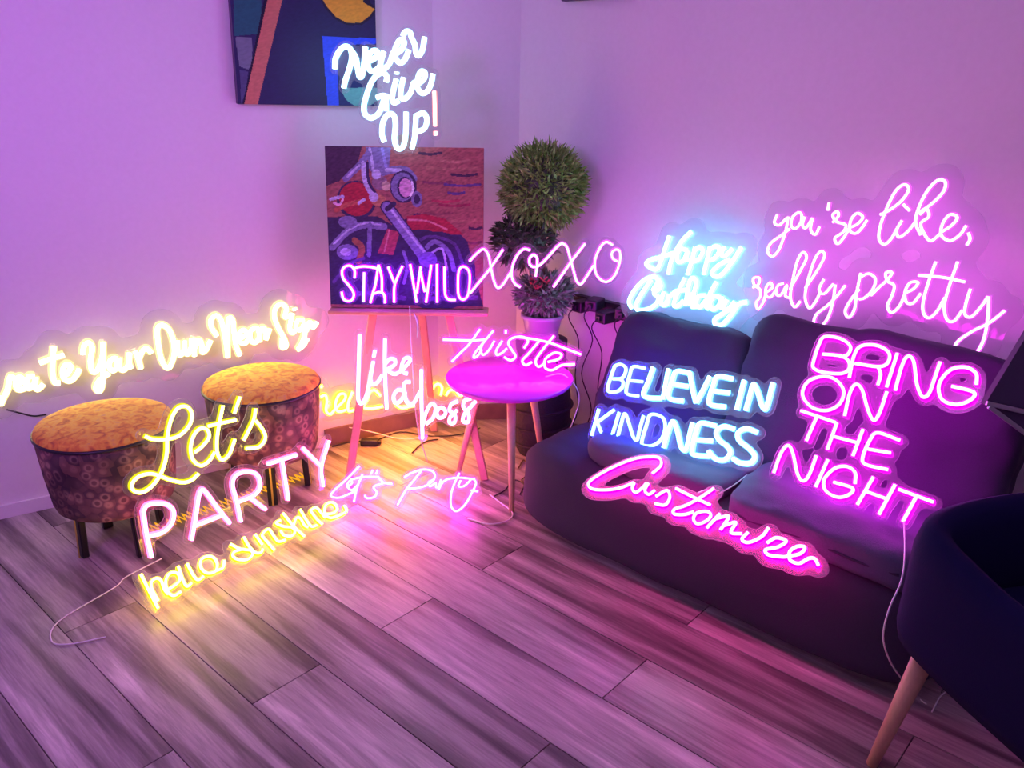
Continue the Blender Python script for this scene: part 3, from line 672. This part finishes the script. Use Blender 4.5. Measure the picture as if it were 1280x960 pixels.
# ------------------------------------------------------------------ painted canvases (flat prints as colour on a fine grid)
def paint_mesh(name, ops, size, N, bg, parent, M, seed=1, jitter=.0, rough=.6):
    """ops: ('poly', pts, col) / ('line', pts, width, col) / ('disc', cx, cy, rx, ry, col) in 0..1, y down"""
    W_, H_ = size; nx = N; ny = int(N*H_/W_)
    x, y = np.meshgrid((np.arange(nx)+.5)/nx, (np.arange(ny)+.5)/ny*(H_/W_))
    img = np.zeros((ny, nx, 3)); img[:] = bg; rng = np.random.RandomState(seed)
    for op in ops:
        col = np.array(op[-1])
        if op[0] == 'poly':
            pts = op[1]; ins = np.zeros(x.shape, bool)
            for i in range(len(pts)):
                (x0, y0), (x1, y1) = pts[i], pts[(i+1) % len(pts)]
                c = ((y0 > y) != (y1 > y)) & (x < (x1-x0)*(y-y0)/((y1-y0) if y1 != y0 else 1e-9)+x0); ins ^= c
            m = ins
        elif op[0] == 'disc': m = ((x-op[1])/op[3])**2+((y-op[2])/op[4])**2 < 1
        else:
            m = np.zeros(x.shape, bool); pts = op[1]
            if len(pts) > 2: pts = [(p.x, p.y) for p in catmull([(a, b, 0) for a, b in pts])]
            for (x0, y0), (x1, y1) in zip(pts[:-1], pts[1:]):
                L2 = (x1-x0)**2+(y1-y0)**2+1e-12; tt = np.clip(((x-x0)*(x1-x0)+(y-y0)*(y1-y0))/L2, 0, 1)
                m |= (x-x0-tt*(x1-x0))**2+(y-y0-tt*(y1-y0))**2 < (op[2]/2)**2
        img[m] = col
    if jitter:
        z = rng.rand(ny, nx)
        for _ in range(3): z = (z+np.roll(z, 1, 1)+np.roll(z, 2, 1)+np.roll(z, 1, 0))/4
        z = (z-z.mean())/z.std(); img *= (1+jitter*np.clip(z, -2, 2))[..., None]
    V_ = [((i/nx-.5)*W_, 0, (.5-j/ny)*H_) for j in range(ny+1) for i in range(nx+1)]
    F_ = [(j*(nx+1)+i, (j+1)*(nx+1)+i, (j+1)*(nx+1)+i+1, j*(nx+1)+i+1) for j in range(ny) for i in range(nx)]
    t = NT(name+'_paint'); p = t.n('ShaderNodeBsdfPrincipled', i_Roughness=rough); at = t.n('ShaderNodeAttribute', attribute_name='paint')
    t.l(at.outputs['Color'], p.inputs['Base Color']); t.l(p.outputs[0], t.out.inputs[0])
    o = mesh_obj(name, V_, F_, t.m, parent)
    ca = o.data.color_attributes.new('paint', 'FLOAT_COLOR', 'CORNER')
    c = np.ones((ny*nx, 4, 4)); c[..., :3] = np.clip(img.reshape(-1, 1, 3), 0, 1); ca.data.foreach_set('color', c.ravel())
    o.matrix_local = M
    return o
def frame_matrix(c, n, up=(0, 0, 1)):
    n = Vector(n).normalized(); x = Vector(up).cross(n).normalized(); z = n.cross(x)
    return Matrix.Translation(Vector(c)) @ Matrix((x, -n, z)).transposed().to_4x4()

# easel canvas: a motorcycle before a brick coloured wall
CW, CH = .575, .585
cc = Vector((2.018, 2.352, .955))
easel_c = cc
root = empty('motorcycle_canvas', (cc.x, cc.y, cc.z-CH/2), 0, 'square painted canvas of a red motorcycle front on the wooden easel', 'painting')
Mx = Matrix.Translation(-Vector(root.location)) @ frame_matrix(cc, EAS_N)
bm = bmesh.new(); box_bm(bm, (0, .012, 0), (CW, .022, CH), None, .003, 1); o = bm_obj('stretcher', bm, M_canvas, root); o.matrix_local = Mx
k = 1/1006*1.0
def q(x, y): return ((x-48)/892, (y-38)/892)
brick = (.33, .105, .085); nav = (.03, .018, .07); gr = (.20, .18, .36); lt = (.52, .50, .72); red = (.40, .02, .04); dk = (.05, .02, .05); pu = (.10, .05, .20)
ops = [('poly', [q(40, 30), q(260, 30), q(230, 130), q(120, 230), q(40, 260)], (.05, .02, .05))]
for yy, xa, xb, c_ in ((70, 580, 700, dk), (110, 700, 860, (.45, .18, .13)), (150, 620, 900, (.42, .16, .11)), (185, 760, 900, dk), (228, 600, 760, (.2, .05, .08)), (240, 720, 920, pu), (285, 740, 830, pu), (330, 650, 800, (.42, .04, .07)), (352, 690, 860, (.30, .03, .06)), (400, 600, 760, (.24, .07, .07)), (440, 760, 900, (.42, .16, .11)), (480, 860, 930, dk), (560, 840, 930, (.2, .05, .08))):
    ops.append(('line', [q(xa, yy), q((xa+xb)/2, yy+6), q(xb, yy-3)], .016, c_))
ops += [('poly', [q(40, 430), q(330, 420), q(420, 470), q(560, 400), q(720, 430), q(850, 560), q(880, 700), q(940, 930), q(40, 930)], nav),
 ('poly', [q(500, 420), q(600, 405), q(720, 430), q(830, 520), q(720, 520), q(600, 490), q(500, 500)], red),
 ('line', [q(510, 440), q(620, 445), q(730, 490)], .012, (.65, .22, .25)),
 ('poly', [q(390, 490), q(460, 510), q(420, 640), q(330, 630)], (.42, .05, .09)), ('line', [q(400, 500), q(370, 620)], .01, (.62, .20, .24)),
 ('disc', .19, .33, .125, .12, nav), ('disc', .19, .325, .11, .105, (.40, .015, .03)),
 ('line', [q(70, 330), q(110, 320), q(140, 315)], .02, lt), ('line', [q(90, 350), q(120, 360), q(140, 330)], .015, (.75, .45, .6)),
 ('line', [q(100, 390), q(160, 360), q(240, 340)], .03, (.5, .10, .06)), ('line', [q(230, 350), q(260, 330)], .02, lt),
 ('line', [q(70, 600), q(160, 510), q(260, 470), q(370, 480)], .045, gr), ('line', [q(80, 580), q(170, 500), q(260, 462), q(350, 470)], .012, lt),
 ('disc', .13, .47, .06, .04, gr), ('disc', .12, .66, .07, .05, gr), ('disc', .11, .66, .035, .025, lt),
 ('line', [q(200, 560), q(240, 600), q(220, 680)], .04, (.35, .12, .05)), ('line', [q(290, 470), q(280, 640)], .03, gr), ('line', [q(70, 800), q(160, 700), q(250, 660)], .02, pu),
 ('poly', [q(280, 40), q(420, 40), q(400, 190), q(330, 210), q(290, 150)], gr), ('line', [q(300, 50), q(320, 180)], .018, lt), ('line', [q(370, 50), q(390, 150)], .02, (.30, .30, .62)),
 ('line', [q(160, 215), q(240, 140), q(290, 80)], .04, gr), ('line', [q(170, 205), q(240, 140)], .014, lt),
 ('line', [q(262, 130), q(270, 230), q(310, 310)], .03, lt), ('line', [q(285, 130), q(290, 230), q(330, 300)], .018, nav),
 ('line', [q(330, 190), q(420, 165), q(500, 165), q(545, 210)], .045, gr), ('line', [q(390, 165), q(470, 165)], .02, lt),
 ('disc', .49, .245, .085, .10, nav), ('disc', .485, .245, .072, .088, gr), ('disc', .50, .25, .05, .068, nav), ('disc', .505, .25, .042, .058, (.62, .33, .52)), ('line', [q(535, 230), q(540, 270), q(525, 305)], .014, (.85, .8, .95)),
 ('disc', .34, .22, .05, .045, (.26, .15, .2)), ('disc', .38, .24, .03, .03, (.55, .42, .30)), ('disc', .32, .17, .03, .03, lt),
 ('disc', .575, .32, .035, .05, gr), ('disc', .575, .32, .02, .03, nav),
 ('disc', .33, .33, .05, .035, (.50, .2, .1)), ('disc', .30, .31, .03, .03, lt),
 ('disc', .70, .78, .25, .26, nav), ('line', [q(590, 620), q(660, 560), q(740, 620), q(770, 720)], .03, gr), ('line', [q(620, 640), q(700, 600), q(730, 720)], .014, lt), ('line', [q(560, 560), q(640, 530), q(770, 570), q(820, 680)], .02, pu),
 ('line', [q(390, 370), q(480, 490), q(590, 640)], .085, nav), ('line', [q(390, 370), q(480, 490), q(590, 640)], .068, (.24, .20, .46)), ('line', [q(400, 365), q(490, 485), q(600, 620)], .016, lt),
 ('disc', .64, .70, .06, .05, (.20, .14, .42)), ('line', [q(390, 380), q(430, 350)], .03, nav),
 ('line', [q(480, 620), q(500, 700), q(480, 800)], .02, gr), ('line', [q(120, 880), q(300, 860), q(480, 890)], .03, pu), ('line', [q(600, 890), q(900, 880)], .03, pu)]
paint_mesh('painted_face', ops, (CW, CH), 230, brick, root, Mx, 3, .16)

# wall painting
PC = WL + WLn*.02
pts_ = [on_plane(x, y, PC, WLn) for x, y in ((300, 132), (473, 136))]
w0 = (pts_[1]-pts_[0]).length; zb = pts_[0].z
hh = .85; c0 = (pts_[0]+pts_[1])/2; c0.z = zb+hh/2
root = empty('abstract_canvas', (c0.x, c0.y, zb), 0, 'dark canvas of flat geometric shapes high on the left wall', 'painting')
rot = frame_matrix((0, 0, 0), WLn).to_3x3() @ Matrix.Rotation(math.radians(1.2), 3, 'Y')
Mx = Matrix.Translation(c0-Vector(root.location)) @ rot.to_4x4()
bm = bmesh.new(); box_bm(bm, (0, .002, 0), (w0, .028, hh), None, .002, 1); o = bm_obj('stretcher', bm, M_canvas, root); o.matrix_local = Mx
inv = (Mx.to_3x3()).inverted()
def a(x, y):
    p = on_plane(x, y, c0+WLn*.016, WLn)-c0; l = inv @ p
    return (l.x/w0+.5, (hh/2-l.z)/w0)
dn = (.018, .02, .09)
def c2(x, y): return a(260+x/3.556, y/3.556)
mint = [c2(596, 390)]+[c2(596+(750-596)*.0+ (90-90*math.cos(t_))*1.0, 390+85*math.sin(t_)) for t_ in np.linspace(0, PI, 14)]+[c2(776, 390)]
sun = [c2(510, -5), c2(530, 30), c2(570, 75), c2(620, 102), c2(680, 100), c2(720, 70), c2(742, 40), c2(690, 10), c2(700, -300), c2(520, -300)]
suno = [c2(500, -5), c2(520, 35), c2(565, 85), c2(618, 112), c2(688, 110), c2(730, 78), c2(755, 38), c2(720, 10), c2(720, -320), c2(500, -320)]
paint_mesh('painted_face', [
 ('poly', [c2(105, -400), c2(250, -400), c2(235, 150), c2(118, 160)], (.01, .13, .14)),
 ('poly', [c2(122, 165), c2(195, 165), c2(200, 280), c2(180, 310), c2(140, 295)], (.16, .22, .26)),
 ('poly', [c2(140, 310), c2(180, 318), c2(170, 400), c2(150, 460)], (.07, .08, .18)),
 ('poly', [c2(262, -60), c2(345, -60), c2(210, 490), c2(150, 490)], (.0, .0, .02)), ('poly', [c2(278, -60), c2(345, -60), c2(216, 490), c2(156, 490)], (.58, .22, .13)),
 ('poly', suno, (.01, .01, .03)), ('poly', sun, (.80, .42, .03)),
 ('poly', [c2(508, 160), c2(765, 172), c2(765, 500), c2(535, 500)], (.03, .10, .85)), ('poly', [c2(575, 200), c2(765, 195), c2(765, 500), c2(585, 500)], (.012, .03, .14)),
 ('poly', mint, (.13, .55, .42))], (w0, hh), 200, dn, root, Mx @ Matrix.Translation((0, -.0135, 0)), 5, .05)
# lower edge of a canvas high on the right wall
u0, u1 = on_plane(699, 2, (2.64, 0, 0), Vector((-1, 0, 0))), on_plane(728, 2, (2.64, 0, 0), Vector((-1, 0, 0)))
root = empty('dark_canvas', (2.645, (u0.y+u1.y)/2-.12, u0.z), 0, 'dark picture on the right wall, only its lowest edge in view', 'painting')
box('stretcher', (0, 0, .3), (.025, .32, .6), M_canvas, root, bev=.003)
box('painted_face', (-.0135, 0, .3), (.002, .31, .59), M_slate, root)
# ------------------------------------------------------------------ easel
root = empty('easel', (2.03, 2.34, 0), 0, 'light wooden tripod easel carrying the motorcycle canvas', 'easel')
R0 = Vector(root.location)
def bar(name, a_, b_, w_, d_, mat, parent, off, n=CN):
    a_, b_ = Vector(a_)-off, Vector(b_)-off; t_ = (b_-a_).normalized(); y_ = (Vector(n)-t_*t_.dot(n)).normalized(); x_ = y_.cross(t_)
    M = Matrix((x_, y_, t_)).transposed()
    bm = bmesh.new(); box_bm(bm, (0, 0, 0), (w_, d_, (b_-a_).length), M, min(w_, d_)*.15, 1)
    o = bm_obj(name, bm, mat, parent); o.location = (a_+b_)/2; return o
apex = Vector((2.055, 2.40, 1.245)) - CN*.075
fl, frt, bk_ = on_z(436, 602), on_z(606, 600), Vector((2.30, 2.53, 0))
bar('leg', fl, apex-WLd*.03-CN*.0, .03, .02, M_wood, root, R0)
bar('leg', frt, apex+WLd*.03, .03, .02, M_wood, root, R0)
bar('rear_leg', bk_, apex-CN*.03-Vector((0, 0, .05)), .03, .02, M_wood, root, R0)
led = easel_c-EAS_N*0; rx = Vector((0, 0, 1)).cross(CN)
lz = easel_c - (EAS_N.cross(rx)*-1).normalized()*0
ledc = Vector((2.0, 2.325, .652))
bm = bmesh.new(); box_bm(bm, (0, 0, 0), (.60, .085, .014), Matrix((rx, -CN, Vector((0, 0, 1)))).transposed(), .003, 1); o = bm_obj('ledge', bm, M_wood, root); o.location = ledc-R0
bar('top_clamp', apex-Vector((0, 0, .02)), apex+Vector((0, 0, .035)), .04, .02, M_wood, root, R0)

# ------------------------------------------------------------------ round table
root = empty('round_side_table', TAB, 0, 'small round white top table on three splayed wooden legs, under the hustle sign', 'side table')
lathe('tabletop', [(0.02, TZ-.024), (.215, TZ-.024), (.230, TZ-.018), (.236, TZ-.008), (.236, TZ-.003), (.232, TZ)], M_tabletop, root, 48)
for an in (226, 110, 0):
    u = Vector((math.cos(math.radians(an)), math.sin(math.radians(an)), 0)); V_, F_ = [], []
    tube_geo(V_, F_, [u*.215+Vector((0, 0, .001)), u*.115+Vector((0, 0, TZ-.022))], lambda t_: .010+.007*t_, 12)
    mesh_obj('leg', V_, F_, M_wood2, root, smooth=True)

# ------------------------------------------------------------------ topiary on a dark pedestal
def leaf_cloud(name, cen, rad, n, L, wd, mat, parent, seed, squash=1, petals=0):
    rnd = random.Random(seed); V_, F_, MI = [], [], []
    for i in range(n):
        z = 1-2*(i+.5)/n; ph = i*2.39996+rnd.uniform(-.2, .2); s_ = math.sqrt(1-z*z)
        d = Vector((s_*math.cos(ph), s_*math.sin(ph), z)); dd = (d+Vector((rnd.gauss(0, .45), rnd.gauss(0, .45), rnd.gauss(0, .45)))).normalized()
        rr = rad*rnd.uniform(.74, .97); p = Vector(cen)+Vector((d.x, d.y, d.z*squash))*rr
        l = L*rnd.uniform(.7, 1.3); side = dd.orthogonal().normalized(); side = Matrix.Rotation(rnd.uniform(0, 6.28), 3, dd) @ side; nn = dd.cross(side)
        b = len(V_)
        V_ += [p, p+dd*l*.5+side*wd+nn*wd*.35, p+dd*l, p+dd*l*.5-side*wd+nn*wd*.35, p+dd*l*.55]
        F_ += [(b, b+1, b+4), (b+1, b+2, b+4), (b+4, b+2, b+3), (b, b+4, b+3)]; MI += [0]*4
    # inner core keeps the ball opaque
    o = mesh_obj(name, V_, F_, mat, parent); o['kind'] = 'stuff'
    return o
PX, PY = 2.462, 2.055
root = empty('pedestal', (PX, PY, 0), 0, 'dark woven drum pedestal under the potted topiary', 'plant stand')
lathe('drum', [(.085, .002), (.10, .03), (.125, .12), (.13, .22), (.12, .32), (.10, .42), (.105, .495)], M_basket, root, 32)
for k_ in range(5): 
    V_, F_ = [], []; rr_ = (.112, .131, .134, .122, .106)[k_]; zz = (.06, .14, .22, .31, .40)[k_]
    tube_geo(V_, F_, [(rr_*math.cos(q_*PI/14), rr_*math.sin(q_*PI/14), zz) for q_ in range(28)], .006, 6, True, (0, 0, 1)); mesh_obj('woven_band', V_, F_, M_basket, root, smooth=True)
root = empty('potted_topiary', (PX, PY, .495), 0, 'tiered ball topiary with one big round green head in a grey pot', 'plant')
lathe('pot', [(.055, .001), (.062, .01), (.078, .09), (.086, .095), (.086, .11), (.076, .11), (.07, .098), (.02, .095)], M_pot, root, 32)
tube('stem', [(0, 0, .09), (.004, .004, .3), (-.003, 0, .45), (0, .003, .64)], .009, M_bark, root, 8)
tube('branch', [(0, 0, .27), (-.03, .03, .32), (-.055, .055, .36)], .006, M_bark, root, 6)
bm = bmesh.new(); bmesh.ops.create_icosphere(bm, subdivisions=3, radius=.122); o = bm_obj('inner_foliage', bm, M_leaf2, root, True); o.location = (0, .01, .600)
leaf_cloud('round_foliage', (0, .01, .600), .155, 3000, .040, .0052, M_leaf, root, 3)
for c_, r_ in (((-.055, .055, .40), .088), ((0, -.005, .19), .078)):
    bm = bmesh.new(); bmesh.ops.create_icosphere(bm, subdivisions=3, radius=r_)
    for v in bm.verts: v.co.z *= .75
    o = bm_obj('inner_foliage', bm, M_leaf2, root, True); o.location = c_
leaf_cloud('dark_foliage', (-.055, .055, .40), .115, 900, .040, .006, M_leaf2, root, 4, .8)
leaf_cloud('lower_foliage', (.0, -.005, .19), .105, 1100, .038, .006, M_leaf3, root, 5, .72)
for k_ in range(9):
    an = k_*2.4; c_ = Vector((-.075+.022*math.cos(an)*(k_ % 3), -.045+.03*math.sin(an), .235+.012*(k_ % 4)))
    V_, F_ = [], []
    for m_ in range(5):
        a_ = m_*PI*2/5+k_; d = Vector((math.cos(a_)*.6-.4, math.sin(a_)*.6-.3, .5)).normalized(); s_ = d.orthogonal().normalized(); b = len(V_)
        V_ += [c_, c_+d*.013+s_*.007, c_+d*.026, c_+d*.013-s_*.007]; F_ += [(b, b+1, b+2, b+3)]
    mesh_obj('blossom', V_, F_, M_petal, root)

# ------------------------------------------------------------------ poufs
def pouf(loc, label, rz):
    root = empty('pouf', (*loc, 0), rz, label, 'pouf', 'round poufs by the left wall')
    lathe('body', [(.05, .165), (.165, .165), (.178, .175), (.186, .20), (.197, .30), (.203, .39), (.203, .42)], M_pouf, root, 40, wob=lambda a_, z: 1+.006*math.sin(5*a_+z*9))
    lathe('seat_top', [(.02, .40), (.190, .405), (.203, .418), (.206, .43), (.200, .443), (.18, .450), (.12, .455), (.03, .457)], M_pouftop, root, 40)
    V_, F_ = [], []; tube_geo(V_, F_, [(.206*math.cos(q_*PI/20), .206*math.sin(q_*PI/20), .424) for q_ in range(40)], .0055, 6, True, (0, 0, 1)); mesh_obj('piping', V_, F_, M_black, root, smooth=True)
    for k_ in range(4):
        an = k_*PI/2; u = Vector((math.cos(an), math.sin(an), 0))
        lg = bar('leg', u*.132+V(0, 0, .001), u*.125+V(0, 0, .17), .034, .022, M_blackmetal, root, V(0, 0, 0), u)
        m_ = bar('brass_strip', u*.148+V(0, 0, .003), u*.141+V(0, 0, .165), .007, .003, M_brass, lg, V(0, 0, 0), u)
        m_.location = m_.location-lg.location
    return root
pouf((.945, 2.60), 'round ring-patterned pouf with gold top nearest the left edge of the photo', PI)
pouf((1.497, 2.57), 'round ring-patterned pouf with orange top beside the yellow wall sign, farther from the left edge', 2.6)

# glowing amber zigzag in place of orange stripes under the poufs
root = empty('amber_stripes', (1.25, 2.47, 0), 0, 'zigzag amber glowing stripes on the floor under the poufs behind the party letters', 'light strip')
z_ = []
for k_ in range(64):
    f_ = k_/63; p_ = on_z(168+212*f_, 668-74*f_, .012); z_.append(p_+Vector((0, (1 if k_ % 2 else -1)*.028, 0))-Vector(root.location))
V_, F_ = [], []; tube_geo(V_, F_, z_, .0035, 6); M_strip = emis('amber_strip_glow', (1.0, .42, .02), 1.1); mesh_obj('glowing_strip', V_, F_, M_strip, root, smooth=True)

# ------------------------------------------------------------------ sofa
def cushion(name, c, s, mat, parent, e=5.0, n=18, tilt=0, rz=0, wrinkle=.006, freq=6, seed=0, sag=0, off=Vector()):
    bm = bmesh.new(); bmesh.ops.create_cube(bm, size=2)
    bmesh.ops.subdivide_edges(bm, edges=bm.edges[:], cuts=n, use_grid_fill=True)
    M = Matrix.Rotation(rz, 3, 'Z') @ Matrix.Rotation(tilt, 3, 'Y')
    for v in bm.verts:
        x, y, z = v.co; L = (abs(x)**e+abs(y)**e+abs(z)**e)**(1/e); p = Vector((x/L*s[0]/2, y/L*s[1]/2, z/L*s[2]/2))
        nn = Vector((x**3/s[0], y**3/s[1], z**3/s[2])).normalized()
        w_ = noise.noise(Vector((p.x*freq*1.6, p.y*freq, p.z*freq*1.6))+Vector((seed*7, seed, 0)))+.5*noise.noise(p*freq*3+Vector((seed, 9, 1)))
        r_ = 1-abs(noise.noise(p*freq*.9+Vector((3, seed*2, 5))))*2
        p += nn*(wrinkle*w_+wrinkle*.5*max(0, r_-.6)*2)
        p.z -= sag*max(0, 1-(y*y))*0
        v.co = M @ p
    o = bm_obj(name, bm, mat, parent, True); o.location = Vector(c)-off; return o
SO = Vector((2.1, 1.0, 0))
sofa = empty('sofa', SO, 0, 'low dark grey fabric sofa against the right wall', 'sofa')
YR, YL_ = .33, 1.725
cushion('seat_mattress', (2.165, (YR+YL_)/2+.01, .163), (.49, YL_-YR, .31), M_sofa, sofa, 6, 26, wrinkle=.008, freq=4, seed=1, off=SO)
cushion('seat_cushion', (2.165, 1.245, .342), (.34, .50, .075), M_sofa2, sofa, 5, 18, wrinkle=.010, seed=2, off=SO)
cushion('seat_cushion', (2.135, .665, .350), (.38, .60, .105), M_sofa2, sofa, 5, 18, wrinkle=.012, seed=3, off=SO)
for (y0, y1, s_, zc) in ((1.155, 1.685, 4, .44), (.34, 1.165, 5, .535)):
    cushion('back_cushion', (2.462, (y0+y1)/2, zc), (.20, y1-y0, .50), M_sofa, sofa, 7, 22, tilt=math.radians(26), wrinkle=.016, freq=6, seed=s_, off=SO)
tube('seam_piping', [Vector((1.948, y_, .352+.004*math.sin(y_*20)))-SO for y_ in np.linspace(.46, .93, 9)], .004, M_sofa, sofa, 6)

# ------------------------------------------------------------------ navy armchair
e_ = Vector((-.53, -.85, 0)).normalized(); CH0 = Vector((1.69, .375, 0))-Matrix.Rotation(math.atan2(-.85, -.53)+PI/2, 3, 'Z') @ Vector((-.262, .235, 0))
root = empty('armchair', CH0, math.atan2(e_.y, e_.x)+PI/2, 'dark navy armchair with wooden legs in front of the right sofa end', 'armchair')
# local: front = -Y
path = [V(.26, -.27, 0), V(.265, -.10, 0), V(.262, .10, 0), V(.23, .23, 0), V(.10, .275, 0), V(-.10, .275, 0), V(-.23, .23, 0), V(-.262, .10, 0), V(-.265, -.10, 0), V(-.26, -.27, 0)]
path = catmull(path, n=5); V_, F_ = [], []
prof = [(-.032, .375), (-.038, .395), (-.036, .56), (-.026, .60), (0, .615), (.026, .60), (.036, .56), (.038, .395), (.032, .365), (0, .360)]
for i, p_ in enumerate(path):
    t_ = (path[min(i+1, len(path)-1)]-path[max(i-1, 0)]).normalized(); n_ = Vector((t_.y, -t_.x, 0))
    for (o_, z) in prof: V_.append(p_+n_*o_+V(0, 0, z+(.03*max(0, p_.y)/.25 if z > .5 else 0)))
m_ = len(prof)
for i in range(len(path)-1):
    for k_ in range(m_): F_.append((i*m_+k_, (i+1)*m_+k_, (i+1)*m_+(k_+1) % m_, i*m_+(k_+1) % m_))
F_ += [tuple(range(m_)), tuple((len(path)-1)*m_+k_ for k_ in reversed(range(m_)))]
mesh_obj('arm_and_back_shell', V_, F_, M_navy, root, smooth=True)
cushion('seat', (0, -.02, .41), (.45, .50, .10), M_navy, root, 6, 10, wrinkle=.003)
for sx in (-1, 1):
    for sy in (-1, 1):
        V2, F2 = [], []
        tube_geo(V2, F2, [V(sx*.262, sy*.235, .002), V(sx*.21, sy*.195, .375)], lambda t_: .013+.012*t_, 14)
        mesh_obj('leg', V2, F2, M_wood2, root, smooth=True)

# ------------------------------------------------------------------ slate folder and grey bars behind the armchair
PN = Vector((-.75, -.66, .1)).normalized(); PP = Vector((2.13, .40, .60))
c4 = [on_plane(x, y, PP, PN) for x, y in ((1231, 506), (1292, 405), (1400, 470), (1360, 600))]
root = empty('sample_board', c4[0], 0, 'slate purple board leaning on grey metal bars at the right end of the sofa', 'board')
V_ = [v-c4[0] for v in c4]; V_ += [v-PN*.02 for v in V_]
mesh_obj('board', V_, [(0, 1, 2, 3), (7, 6, 5, 4), (0, 4, 5, 1), (1, 5, 6, 2), (2, 6, 7, 3), (3, 7, 4, 0)], M_slate, root)
for (a_, b_) in (((1233, 504), (1330, 526)), ((1236, 508), (1345, 588))):
    p0, p1 = on_plane(*a_, PP+PN*.01, PN), on_plane(*b_, PP+PN*.01, PN)
    bar('bar', p0, p1, .011, .008, M_greybar, root, c4[0], PN)

# ------------------------------------------------------------------ power adapters on the right wall, cords
root = empty('power_strip', (2.645, 1.88, .60), 0, 'black power strip on the right wall beside the topiary, crowded with plugs', 'power strip')
box('strip_body', (0, 0, .03), (.03, .34, .05), M_black, root, bev=.004)
for k_, (dy, dz, sx, rz) in enumerate(((-.13, .02, .07, .2), (-.06, -.005, .09, -.15), (.01, .03, .08, .2), (.075, .01, .07, -.1))):
    ad_ = empty('power_adapter', (2.645-.02-sx/2, 1.88+dy, .60+dz), rz, ('rightmost', 'second from right', 'second from left', 'leftmost')[k_] + ' black plug adapter in the power strip on the right wall', 'adapter', 'black plug adapters on the wall strip')
    box('housing', (0, 0, .02), (sx, .055, .045), M_black, ad_, bev=.006)
    box('plug_cap', (-sx/2-.006, 0, .02), (.012, .02, .02), M_black, ad_, bev=.002)
    y_ = 1.88+dy
    tube('cord', [V(-sx/2-.012, 0, .02), V(-sx/2-.03, .01, -.02), V(-sx/2+.01, -.012, -.12), V(-sx/2-.01, .02*(-1)**k_, -.26), V(-sx/2+.015, -.02, -.42), V(-sx/2-.005, .02, -.56-dz*.5), V(-sx/2-.02, -.03, -.597-dz)], .0025, M_black if k_ % 2 else M_basket, ad_, 5)
# loose cords and the black distributor on the floor
def cord(label, pts, mat, r_=.0028, grp=None):
    base = Vector(pts[0]); V_, F_ = [], []
    tube_geo(V_, F_, catmull([Vector(p_)-base for p_ in pts], n=5), r_, 5)
    o = mesh_obj('cord', V_, F_, mat, None, smooth=True); o.location = base
    return tag(o, label, 'cord', grp)
Z = lambda x, y, z=.005: on_z(x, y, z)
cord('dark cord lying along the foot of the left wall behind the easel', [Z(415, 558), Z(440, 552), Z(470, 550), Z(500, 540), Z(540, 545), Z(575, 543), Z(600, 535)], M_black)
cord('short dark cord with a thick end on the orange lit floor', [Z(515, 566), Z(524, 557), Z(535, 551), Z(548, 549)], M_black, .003)
cord('thin dark cord curling on the floor beside the front table leg', [Z(618, 620), Z(632, 612), Z(640, 600), Z(655, 605), Z(650, 618)], M_black)
cord('white cord running over the floor to the front table leg', [Z(612, 618), Z(625, 628), Z(640, 640), Z(636, 650), Z(612, 655), Z(585, 648)], M_white)
cord('white cord between dark pedestal and left end of the sofa', [Z(690, 590), Z(694, 565, .06), Z(700, 556, .10), Z(715, 560, .10), Z(730, 562, .12), on_z(752, 553, .22)], M_white)
cord('orange brown cord curled on the floor behind the table legs', [Z(648, 585), Z(655, 575), Z(662, 590), Z(652, 600), Z(660, 606)], M_bark)
cord('thin grey cord curving over the floor under the armchair', [Z(1165, 890), Z(1178, 868), Z(1200, 858), Z(1225, 852)], M_white, .002)
db = Z(462, 553, .012)
root = empty('cable_distributor', (db.x, db.y, 0), YAW*-1, 'small black cable distributor on the floor beside the left easel leg', 'adapter')
box('housing', (0, 0, .014), (.075, .035, .026), M_black, root, bev=.005)
box('socket_end', (.043, 0, .013), (.014, .018, .016), M_black, root, bev=.003)
# short dark cord on the wall left of the first pouf
p0, p1, p2, p3 = [on_plane(x, y, WL+WLn*.012, WLn) for x, y in ((8, 512), (24, 516), (42, 520), (58, 518))]
cord('short dark cord hanging on the left wall beside the leftmost pouf', [p0, p1, p2, p3], M_black, .003)
